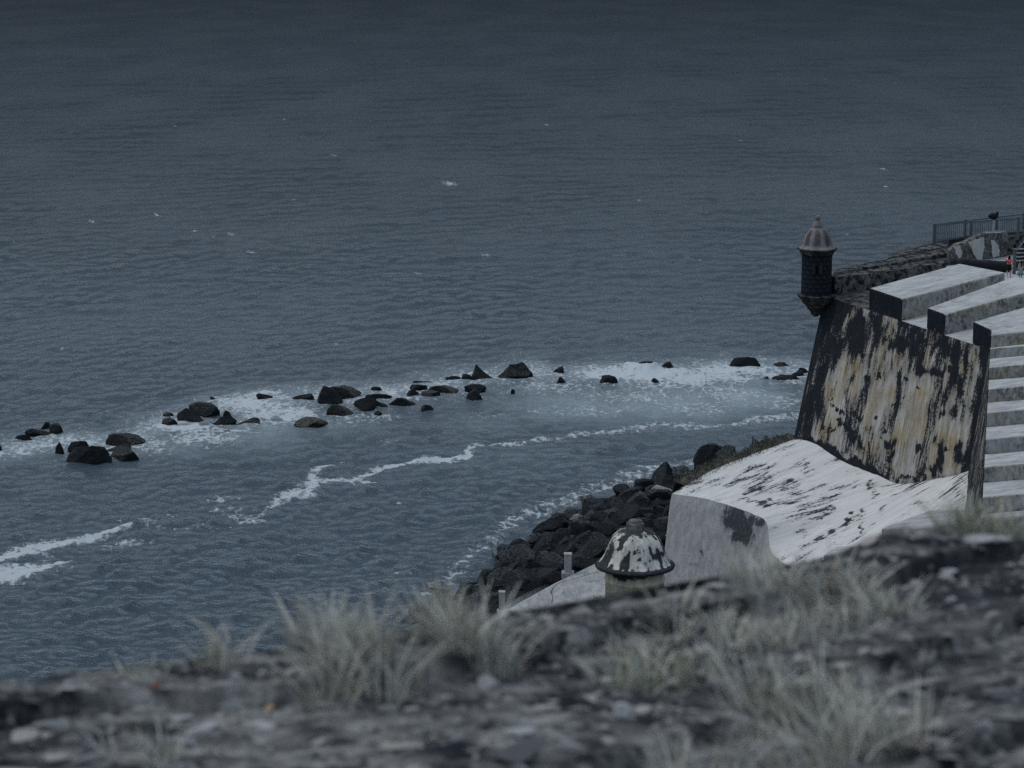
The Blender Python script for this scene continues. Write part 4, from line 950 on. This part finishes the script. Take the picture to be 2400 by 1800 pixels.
# dark shrub and pole on the bank
def shrub(c, rad, hgt, label, seed, mat_, cnt=520):
    r = random.Random(seed); t = thing('shrub', c, label, 'shrub'); V = []; Fc = []; T = []
    for _ in range(cnt):
        while True:
            q = Vector((r.uniform(-1, 1), r.uniform(-1, 1), r.uniform(0, 1)))
            if q.length < 1 and r.random() < .3 + .7 * q.length: break
        q = Vector((q.x * rad, q.y * rad, q.z * hgt * (1 + .25 * math.sin(q.x * 7)))) + Vector(c); s = r.uniform(.07, .14)
        d1 = Vector((r.gauss(0, 1), r.gauss(0, 1), r.gauss(0, .6))).normalized(); d2 = d1.orthogonal().normalized()
        b0 = len(V); V += [q - d1 * s, q + d2 * s * .5, q + d1 * s, q - d2 * s * .5]; Fc.append((b0, b0 + 1, b0 + 2, b0 + 3)); T += [r.random()] * 4
    o = make('foliage', V, Fc, mat_, t); setattr_f(o, 'tint', T)
    v, f = tube([Vector(c) - Vector((0, 0, .3)), Vector(c) + Vector((.1, 0, hgt * .7))], [.05, .02], 6); make('stem', v, f, M['soil'], t)
M['leaf'] = grass_mat('dark_leaves', (.022, .028, .02), (.035, .042, .026), (.06, .06, .04))
c = Q(1788, 1062, 168.6); shrub(c, 1.1, 1.1, 'dark low shrub on the bank behind the apron, right of the thin pole', 4, M['leaf'])
c = Q(1838, 1042, 169.0); shrub(c, .9, .7, 'low dull green shrub at the foot of the bastion corner', 5, M['bank_grass'])
c = Q(1400, 1408, 160); shrub(P(1402, 1412, 3.4), .5, .5, 'tiny green weed on the walkway left of the near sentry box', 6, M['green_grass'], 120)
b = Q(1763, 1062, 168.4); t = thing('marker_pole', b, 'thin dark pole with a pale cross arm on the bank above the sea', 'pole')
v, f = tube([b, b + Vector((.03, 0, 1.25))], .035, 6); make('pole', v, f, M['black'], t)
v, f = tube([b + Vector((.0, -.05, .52)), b + Vector((.62, -.1, .27))], .04, 6); make('arm', v, f, M['pale_metal'], t)

# low battery blocks seen over the foreground at right
def block(name, top, depth, label, mats, fm):
    tp = [Q(*c) for c in top]; v, f = prism(tp, depth); o = make(name, v, f, mats, None, fmat=fm); bevel(fixnormals(o), .06, 2); tag(o, label, 'wall'); return o
block('low_wall', [(2066, 1239, 127.5), (2300, 1236, 124), (2420, 1190, 133), (2180, 1196, 134.5), (2120, 1217, 131)], 2.2, 'low white-topped wall with a grey stained face at the foot of the flank', [M['top'], M['gray_o'] if 'gray_o' in M else M['side']], [0, 1] + [1] * 5)
block('low_ledge', [(1930, 1300, 125.5), (2200, 1310, 121), (2290, 1282, 123.5), (2050, 1277, 127.0), (1960, 1281, 127.3)], 2.0, 'thin white ledge below the low wall, just above the foreground rock', [M['top'], M['side']], [0, 1] + [1] * 5)

# ================================================================== RAILING, FLOODLIGHT, CANNON, STAIRS
def railing(name, posts, bar_n, label, hgt_px=None):
    """posts: (px, py_bottom, py_top, Y)"""
    B = [Q(a, yb, Y) for a, yb, yt, Y in posts]; T = [Q(a, yt, Y) for a, yb, yt, Y in posts]
    t = thing(name, B[0], label, 'railing', 'steel railings on the upper terrace')
    up = Vector((0, 0, 1))
    for b, tp in zip(B, T):
        tp2 = Vector((b.x, b.y, tp.z)); v, f = box_between(b - Vector((0, 0, .25)), tp2, .09, Vector((0, 1, 0))); bevel(make('post', v, f, M['rail'], t), .012, 1)
    for i in range(len(B) - 1):
        h0 = (T[i].z - B[i].z); h1 = T[i + 1].z - B[i + 1].z; d = (B[i + 1] - B[i]); dn = Vector((d.x, d.y, 0)).normalized() * .092
        for fr, hw in ((.92, .045), (.06, .03)):
            v, f = box_between(B[i] + up * h0 * fr + dn, B[i + 1] + up * h1 * fr - dn, hw * .7, up, hw); make('rail', v, f, M['rail'], t)
        nb_ = bar_n[i]
        for q in range(1, nb_):
            t_ = q / nb_; p_ = B[i] + d * t_; hh = h0 * (1 - t_) + h1 * t_
            v, f = box_between(p_ + up * hh * .075, p_ + up * hh * .90, .016, Vector((0, 1, 0))); make('bar', v, f, M['rail'], t)
railing('railing', [(2188, 569, 524, 179.6), (2275, 558, 517, 180.6), (2385, 554, 508, 181.9), (2470, 548, 498, 182.8)], [19, 21, 17], 'blue-grey steel railing nearer to the camera along the upper terrace edge')
railing('railing', [(2190, 566, 523, 180.2), (2261, 557, 514, 184.5), (2334, 551, 506, 188.5), (2398, 545, 498, 192), (2460, 540, 490, 195)], [16, 16, 14, 13], 'blue-grey steel railing farther back on the terrace, seen through the nearer one')
b = Q(2328, 545, 178.4); t = thing('floodlight', b, 'black floodlight on a pale bracket in front of the railing', 'floodlight')
top = Q(2329, 512, 178.4); top.x = b.x
v, f = box_between(b, Vector((b.x, b.y, top.z)), .06, Vector((0, 1, 0))); make('stand', v, f, M['pale_metal'], t)
v, f = box_between(b + Vector((-.55, 0, .0)), b + Vector((.55, 0, .0)), .12, Vector((0, 0, 1)), .03); make('base_plate', v, f, M['pale_metal'], t)
hc = top + Vector((0, 0, .18)); ax = Vector((-.93, -.15, .02)).normalized()
V, Fc = tube([hc + ax * .42, hc + ax * .12, hc - ax * .12, hc - ax * .26], [.10, .27, .22, .12], 12); make('housing', V, Fc, M['black'], t)
v, f = tube([hc + Vector((.02, -.3, .0)), hc + Vector((.05, -.3, -.2)), hc + Vector((.0, 0, -.28)), hc + Vector((.05, .3, -.2)), hc + Vector((.02, .3, 0))], .035, 6); make('yoke', v, f, M['black'], t)
v, f = box_between(hc + Vector((.22, 0, -.1)), hc + Vector((.26, 0, .33)), .08, Vector((0, 1, 0))); make('ballast_box', v, f, M['black'], t)
# cannon
a = Q(2246, 617, 172.4); bq = Q(2368, 628, 173.4); d = bq - a
t = thing('cannon', Vector((a.x + d.x * .5, a.y, ZD)), 'black iron cannon barrel lying behind the first white merlon', 'cannon')
pr = [(0, .29), (.04, .36), (.08, .33), (.2, .31), (.45, .33), (.55, .36), (.57, .39), (.6, .39), (.62, .36), (.8, .38), (.9, .40), (.93, .42), (.95, .36), (.97, .15), (.985, .16), (1, .05)]
v, f = tube([a + d * q for q, r_ in pr], [r_ * 1.18 for q, r_ in pr], 20); make('barrel', v, f, M['iron'], t, True)
dn = d.normalized(); sd_ = Vector((-dn.y, dn.x, 0)).normalized()
for s_ in (-1, 1):
    pc = a + d * .6 + sd_ * s_ * .36; v, f = box_between(Vector((pc.x - dn.x * .9, pc.y - dn.y * .9, ZD + .26)), Vector((pc.x + dn.x * .9, pc.y + dn.y * .9, ZD + .26)), .08, Vector((0, 0, 1)), .26); make('carriage_cheek', v, f, M['iron'], t)
v, f = tube([a + d * .58 - sd_ * .5, a + d * .58 + sd_ * .5], .08, 10); make('trunnion', v, f, M['iron'], t)
# stairs at the right edge
t = thing('staircase', Q(2400, 640, 172.5), 'dark stone staircase with pale treads cut off by the right edge', 'staircase')
b0 = Q(2386, 612, 173.6); sd1 = Vector((.97, .24, 0))
for i in range(6):
    p_ = Vector((b0.x - .12 + (.05 if i < 4 else .35) * i, b0.y + .34 * i + .0, ZD + .17 * (i + 1))); p_.z = Q(2390, 611 - 9 * i, p_.y).z
    v = [p_, p_ + sd1 * 3, p_ + sd1 * 3 + Vector((-.1, .36, 0)), p_ + Vector((-.1, .36, 0))]; vv, ff = prism(v, .07); make('tread', vv, ff, M['step'], t)
    v2 = [q + Vector((.02, .03, -.072)) for q in v]; vv, ff = prism(v2, zb=ZD - .4); make('riser', vv, ff, M['stepdark'], t)
nb_ = Q(2377, 632, 172.0); nt_ = Q(2377, 585, 172.0)
t = thing('handrail', nb_, 'blue-grey newel post with a sloping handrail at the foot of the stairs', 'handrail')
v, f = box_between(Vector((nb_.x, nb_.y, ZD - .1)), Vector((nb_.x, nb_.y, nt_.z)), .11, Vector((0, 1, 0))); bevel(make('post', v, f, M['rail'], t), .02)
v, f = box_between(Vector((nb_.x, nb_.y, nt_.z + .002)), Vector((nb_.x, nb_.y, nt_.z + .05)), .15, Vector((0, 1, 0))); make('post_cap', v, f, M['rail'], t)
hr = Q(2379, 592, 171.9); v, f = tube([hr, Q(2402, 563, 174.0), Q(2440, 515, 177)], .055, 8); make('rail', v, f, M['rail'], t)

# ================================================================== PEOPLE
def skin_mesh(name, joints, edges, mat_, parent, lev=2):
    me = bpy.data.meshes.new(name); base = wloc(parent)
    me.from_pydata([tuple(Vector(j[0]) - base) for j in joints], edges, []); me.materials.append(mat_)
    o = bpy.data.objects.new(name, me); COL.objects.link(o); o.parent = parent
    md = o.modifiers.new('skin', 'SKIN'); md.use_smooth_shade = True
    sv = me.skin_vertices[0].data if len(me.skin_vertices) else None
    if sv is None:
        bm = bmesh.new(); bm.from_mesh(me); bm.verts.layers.skin.verify(); bm.to_mesh(me); bm.free(); sv = me.skin_vertices[0].data
    for i, j in enumerate(joints):
        r_ = j[1]; sv[i].radius = r_ if isinstance(r_, tuple) else (r_, r_); sv[i].use_root = (i == 0)
    sb = o.modifiers.new('sub', 'SUBSURF'); sb.levels = sb.render_levels = lev
    return o
def person(loc, hgt, face, label, raised, dress):
    t = thing('person', loc, label, 'person'); k_ = hgt / 1.65; f = Vector((math.cos(face), math.sin(face), 0)); r_ = Vector((f.y, -f.x, 0))   # r_ = the person's right
    def J(r, fw, z): return Vector(loc) + (r_ * r + f * fw + Vector((0, 0, z))) * k_
    R = lambda x: x * k_
    jo = [(J(0, 0, .92), (R(.15), R(.11))), (J(0, 0, 1.12), (R(.125), R(.095))), (J(0, .01, 1.32), (R(.16), R(.1))), (J(0, 0, 1.41), R(.075)), (J(0, .01, 1.46), R(.055)), (J(0, .03, 1.55), (R(.08), R(.095))), (J(0, .02, 1.62), (R(.06), R(.07)))]
    ed = [(0, 1), (1, 2), (2, 3), (3, 4), (4, 5), (5, 6)]
    for s_ in (-1, 1):
        b = len(jo); jo += [(J(s_ * .10, 0, .86), R(.095)), (J(s_ * .11, .02, .48), R(.06)), (J(s_ * .115, -.02, .10), R(.038)), (J(s_ * .125, .12, .03), (R(.04), R(.03)))]
        ed += [(0, b), (b, b + 1), (b + 1, b + 2), (b + 2, b + 3)]
        b = len(jo)
        if s_ == -1 and raised:
            arm = [(J(-.18, .0, 1.36), R(.055)), (J(-.30, .10, 1.16), R(.043)), (J(-.20, .22, 1.42), R(.033)), (J(-.16, .22, 1.50), R(.035))]
        else:
            arm = [(J(s_ * .18, .0, 1.36), R(.055)), (J(s_ * .25, .0, 1.1), R(.043)), (J(s_ * .24, .14, .93), R(.033)), (J(s_ * .22, .2, .90), R(.033))]
        jo += arm; ed += [(2, b), (b, b + 1), (b + 1, b + 2), (b + 2, b + 3)]
        # fingers and thumb, short chains rooted in the palm
        h0 = arm[3][0]; dirv = (arm[3][0] - arm[2][0]).normalized(); sd_ = dirv.cross(Vector((0, 0, 1)) if abs(dirv.z) < .9 else f).normalized()
        for q in range(4):
            bb = len(jo); off = sd_ * R(.018 * (q - 1.5)); jo += [(h0 + dirv * R(.03) + off, R(.011)), (h0 + dirv * R(.075 - .008 * abs(q - 1.2)) + off * 1.1 + f * R(.012), R(.008))]; ed += [(b + 3, bb), (bb, bb + 1)]
        bb = len(jo); jo += [(h0 + sd_ * R(.045) + dirv * R(.012), R(.011))]; ed += [(b + 3, bb)]
    skin_mesh('body', jo, ed, M['skin'], t)
    # hair to the shoulders, seen from behind
    skin_mesh('hair', [(J(0, -.0, 1.62), (R(.10), R(.10))), (J(0, -.035, 1.53), (R(.115), R(.10))), (J(0, -.075, 1.42), (R(.10), R(.06))), (J(0, -.10, 1.28 if dress else 1.34), (R(.075), R(.045)))] + ([(J(0, -.11, 1.12), (R(.05), R(.035)))] if dress else []), [(0, 1), (1, 2), (2, 3)] + ([(3, 4)] if dress else []), M['hair'], t)
    top = M['grey_cloth'] if dress else M['floral']
    tj = [(J(0, 0, .95), (R(.18), R(.135))), (J(0, 0, 1.14), (R(.155), R(.122))), (J(0, .005, 1.33), (R(.185), R(.12))), (J(0, 0, 1.395), (R(.12), R(.085)))]; te = [(0, 1), (1, 2), (2, 3)]
    for s_ in (-1, 1):
        b = len(tj); tj += [(J(s_ * .18, 0, 1.355), R(.075)), (J(s_ * (.25 if (s_ == -1 and raised) else .225), .03 if raised else 0, 1.24), R(.068))]; te += [(2, b), (b, b + 1)]
    skin_mesh('dress_top' if dress else 'shirt', tj, te, top, t)
    zc = loc[2]; prof = [(R(.30), R(.42)), (R(.25), R(.65)), (R(.2), R(.88)), (R(.165), R(.99))] if dress else [(R(.215), R(.52)), (R(.215), R(.7)), (R(.2), R(.88)), (R(.165), R(.98))]
    V, Fc = lathe(prof, loc, 24); make('skirt', V, Fc, M['grey_cloth'] if dress else M['black_cloth'], t, True)
    if dress:
        skin_mesh('shoulder_bag', [(J(.24, .0, 1.16), (R(.1), R(.07))), (J(.25, .0, 1.0), (R(.12), R(.08))), (J(.25, .0, .9), (R(.1), R(.07)))], [(0, 1), (1, 2)], M['orange'], t)
    return t
pw = P(2364, 649, ZD)
person(pw, 1.58, math.radians(80), 'person in a red floral shirt and black skirt, one hand raised to the head', True, False)
pw = P(2391, 656, ZD)
person(pw, 1.40, math.radians(120), 'person with long black hair in a grey dress with an orange bag', False, True)

# ================================================================== FOREGROUND PARAPET
def crest(x): return 5.13 + .60 * x + .10 * np.exp(-((np.asarray(x) + 1.1) / .5) ** 2)
TOPZ = H - 1.545
def fg_h(X, Y):
    d = crest(X) - Y                          # distance inside the outer edge
    z = TOPZ + (fbm(X * 1.3, Y * 2.2, 61, 3) - .5) * .05 + (fbm(X * 4, Y * 9, 67, 4) - .5) * .045 + (fbm(X * 14, Y * 24, 71, 3) - .5) * .022
    lay = np.floor((d + (fbm(X * 1.1, Y * 1.1, 77, 3) - .5) * .5) / .22); z = z - .022 * ((lay * 7919) % 3)
    z = z - .020 * np.exp(-((X - .26) / .22) ** 2) + .045 * sstep(.62, 1.0, X + (fbm(X * 2, Y * 2, 99, 2) - .5) * .3)
    return z
gx, gd_ = np.meshgrid(np.linspace(-3.2, 3.6, 520), np.linspace(0, 1, 420), indexing='ij')
gY = 1.6 + (crest(gx) + .10 - 1.6) * gd_ ** .8
gZ = fg_h(gx, gY); over = np.clip((gY - crest(gx)) / .1 + .5, 0, 1); gZ -= .05 * over ** 2
k = NT('weathered_dark_masonry'); v = k.coord('Object'); vl = k.coord('Object', (.55, 1.9, 1), (0, 0, .38))
big = k.noise(vl, 2.2, 6, .66, .3); med = k.noise(vl, 9, 6, .7); f = k.noise(v, 34, 5, .65)
c = k.mix(k.ramp(k.math('ADD', k.math('MULTIPLY', big, .55), k.math('MULTIPLY', med, .65)), .52, .68), (.017, .020, .025), (.155, .155, .152))
c = k.mix(k.ramp(k.math('ADD', k.math('MULTIPLY', med, .8), k.math('MULTIPLY', big, .4)), .64, .74), c, (.29, .287, .28))
c = k.mix(k.ramp(f, .58, .72, 0, .6), c, (.022, .023, .027)); c = k.mix(k.ramp(k.noise(v, 21, 3), .60, .68, 0, .7), c, (.36, .355, .35))
sn = k.attr('stain'); c = k.mix(k.math('MULTIPLY', k.ramp(k.math('ADD', sn, k.math('MULTIPLY', k.math('SUBTRACT', med, .5), 2.6)), .35, .85), .75), c, (.016, .019, .025))  # dark patches: surface stains plus ledge and rock shade painted into the colour
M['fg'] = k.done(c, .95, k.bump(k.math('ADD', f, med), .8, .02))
par = thing('parapet', (0, 4.5, TOPZ - 1), 'rough dark stone parapet with dry grass, blurred across the bottom of the photo', 'parapet')
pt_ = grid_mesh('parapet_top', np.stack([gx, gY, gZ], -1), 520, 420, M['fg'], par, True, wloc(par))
px, py = proj(gx, gY, gZ); s = np.zeros_like(px); wv = (fbm(gx * 6, gY * 6, 87, 3) - .5) * 160; wv2 = (fbm(gx * 6, gY * 9, 89, 3) - .5) * 50  # mask for stains, painted ledge shadows and the shaded rock at right
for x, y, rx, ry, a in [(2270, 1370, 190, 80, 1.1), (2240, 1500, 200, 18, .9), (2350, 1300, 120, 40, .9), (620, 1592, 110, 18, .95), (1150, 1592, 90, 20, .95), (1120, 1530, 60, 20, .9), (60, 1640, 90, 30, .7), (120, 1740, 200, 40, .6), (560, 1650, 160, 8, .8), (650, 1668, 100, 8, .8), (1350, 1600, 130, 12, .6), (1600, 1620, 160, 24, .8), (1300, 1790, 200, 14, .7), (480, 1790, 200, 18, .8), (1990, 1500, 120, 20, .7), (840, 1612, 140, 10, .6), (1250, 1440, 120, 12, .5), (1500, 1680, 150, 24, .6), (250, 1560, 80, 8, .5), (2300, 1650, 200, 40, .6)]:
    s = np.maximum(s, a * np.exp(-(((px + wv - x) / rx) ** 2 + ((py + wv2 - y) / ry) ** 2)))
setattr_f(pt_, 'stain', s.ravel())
ev = []; ef = []; xs = np.linspace(-3.2, 3.6, 60)
for i, x in enumerate(xs):
    yv = crest(x) + .10; ev += [(x, yv, TOPZ - .03), (x, yv + 2.2, 25)]
    if i: ef.append((2 * i - 2, 2 * i, 2 * i + 1, 2 * i - 1))
make('parapet_face', ev, ef, M['fg'], par)
# embedded pale stones, each one a part
st_m = []
for kk, colr in enumerate([(.31, .315, .32), (.19, .195, .20), (.075, .079, .086), (.27, .255, .245)]):
    mm = plain('pale_stone' if kk != 2 else 'dark_stone', colr, .95, .25, 14); st_m += [rock_mesh('stone', 100 + kk * 3 + q, mm, 2, 6, .1) for q in range(2)]
red = rock_mesh('stone', 130, plain('red_fragment', (.45, .07, .03), .8), 2); tan_ = rock_mesh('stone', 131, plain('tan_fragment', (.5, .32, .16), .8), 2)
rr = random.Random(21)
def add_stone(me, x, y, sx_, sy_, sz_, rz):
    z = float(fg_h(np.array(x), np.array(y))); o = bpy.data.objects.new('stone', me); COL.objects.link(o); o.parent = par
    o.location = Vector((x, y, z + sz_ * .25)) - par.location; o.scale = (sx_, sy_, sz_); o.rotation_euler = (rr.uniform(-.2, .2), rr.uniform(-.2, .2), rz)
for _ in range(285):
    x = rr.uniform(-1.25, 1.6); y = rr.uniform(3.2, crest(x) - .02); s = rr.uniform(.007, .023) * (1.6 if rr.random() < .12 else 1)
    add_stone(rr.choice(st_m), x, y, s * rr.uniform(1.2, 2.6), s * rr.uniform(.8, 1.6), s * rr.uniform(.25, .5), .4 + rr.gauss(0, .3))
def fgp(px, py):
    p_ = P(px, py, TOPZ); return p_
for px_, py_, me, s in [(366, 1617, red, .009), (631, 1620, tan_, .010), (555, 1598, st_m[0], .010), (1145, 1563, st_m[0], .02), (2340, 1410, st_m[0], .015), (2230, 1425, st_m[1], .014), (1465, 1657, st_m[0], .02), (2030, 1545, st_m[6], .014)]:
    p_ = fgp(px_, py_); add_stone(me, p_.x, p_.y, s * 1.3, s, s * .9, .3)
# fine gravel
V = []; Fc = []
for _ in range(9000):
    x = rr.uniform(-1.6, 2.0); y = rr.uniform(3.1, crest(x)); z = float(TOPZ); s = rr.uniform(.002, .006) if rr.random() < .6 else rr.uniform(.006, .015)
    V.append((x, y, s))
gxs = np.array([q[0] for q in V]); gys = np.array([q[1] for q in V]); gzs = fg_h(gxs, gys); VV = []; GT = []
for (x, y, s), z in zip(V, gzs):
    b0 = len(VV); z = float(z); GT += [rr.random()] * 4; q1, q2 = rr.uniform(.7, 1.8), rr.uniform(.6, 1.2); VV += [(x - s * 1.4 * q1, y, z - .001), (x + s * q1, y - s * q2, z - .001), (x + s * .6, y + s, z - .001), (x + s * rr.uniform(-.3, .3), y, z + s * rr.uniform(.5, 1.0))]; Fc += [(b0, b0 + 1, b0 + 3), (b0 + 1, b0 + 2, b0 + 3), (b0 + 2, b0, b0 + 3)]
M['grit'] = grass_mat('mixed_grit', (.035, .038, .044), (.24, .242, .242), (.17, .16, .15))
g = make('gravel', VV, Fc, M['grit'], par); g['kind'] = 'stuff'; setattr_f(g, 'tint', GT)
# grass tufts
TUFT = [  # px, py of the base, spread px, height px, blades, material, label
 (535, 1505, 55, 190, 90, 'dry_grass', 'small wispy dry grass tuft at the sea-side edge of the parapet, leftmost on the skyline'),
 (860, 1590, 130, 270, 420, 'dry_grass', 'largest pale green grass tuft, fanning out left of centre on the parapet'),
 (760, 1495, 90, 190, 140, 'dry_grass', 'thin pale grass behind the left side of the largest tuft, against the sea'),
 (1120, 1535, 75, 220, 330, 'dry_grass', 'dense brownish grass tuft with a dark shaded heart, right of the largest tuft'),
 (1010, 1500, 50, 210, 120, 'dry_grass', 'slim upright grass tuft between the largest tuft and the brownish tuft'),
 (1530, 1560, 120, 130, 300, 'green_grass', 'low spreading green tuft on the parapet below the near sentry box'),
 (1650, 1435, 110, 105, 240, 'dry_grass', 'pale matted grass clump in front of the grey wall'),
 (1800, 1370, 110, 115, 300, 'dry_grass', 'tall soft grass clump on the skyline in front of the white apron'),
 (1490, 1490, 90, 90, 170, 'dry_grass', 'low pale grass spread under the near sentry box, left of the matted clump'),
 (1720, 1500, 140, 120, 220, 'dry_grass', 'sparse pale grass spread behind the matted clump, lower right of it'),
 (1900, 1470, 120, 120, 200, 'dry_grass', 'sparse straw grass below the stalky tuft on the right slope'),
 (1965, 1385, 80, 180, 180, 'dry_grass', 'thin stalky tuft beside the dark rock on the right side of the skyline'),
 (2040, 1440, 90, 150, 170, 'dry_grass', 'grass tuft on the dark rock, lower right of the stalky tuft'),
 (1900, 1640, 150, 260, 300, 'dry_grass', 'big blurred tuft with arching stems in the lower right'),
 (2010, 1790, 170, 300, 300, 'dry_grass', 'very blurred brownish tuft at the bottom edge, lower right'),
 (345, 1765, 80, 120, 90, 'dry_grass', 'sparse open tuft with two arching stems in the lower left corner'),
 (960, 1735, 60, 60, 60, 'green_grass', 'small green sprig near the bottom centre'),
 (2330, 1285, 100, 130, 340, 'green_grass', 'grey-green bush of grass on the top right of the parapet'),
 (1700, 1790, 150, 200, 130, 'dry_grass', 'faint out-of-focus stems at the bottom edge, right of centre'),
 (330, 1560, 60, 60, 40, 'green_grass', 'tiny green sprigs on the parapet skyline near the left'),
]
for i, (px_, py_, spx, hpx, nb_, mt, lb) in enumerate(TUFT):
    p_ = fgp(px_, py_); d_ = min(p_.y, crest(p_.x) - .05); z = float(fg_h(np.array(p_.x), np.array(d_)))
    s = F / d_; sp = []; HF = .9 if spx < 130 else .82
    r = random.Random(300 + i)
    for _ in range(9):
        a = r.uniform(0, 6.28); q = r.random() ** .5; x = p_.x + q * math.cos(a) * spx / s; y = d_ + q * math.sin(a) * spx / s * .8
        sp.append((x, y, float(fg_h(np.array(x), np.array(y))) - .004))
    o = blades('grass_tuft', sp, M[mt], hpx / s * HF * .92, .0062, .75, max(4, nb_ // 14), None, spx / s * .5, 500 + i, (-.12, 0), 5)
    tag(o, lb, 'grass tuft', 'grass tufts on the parapet')
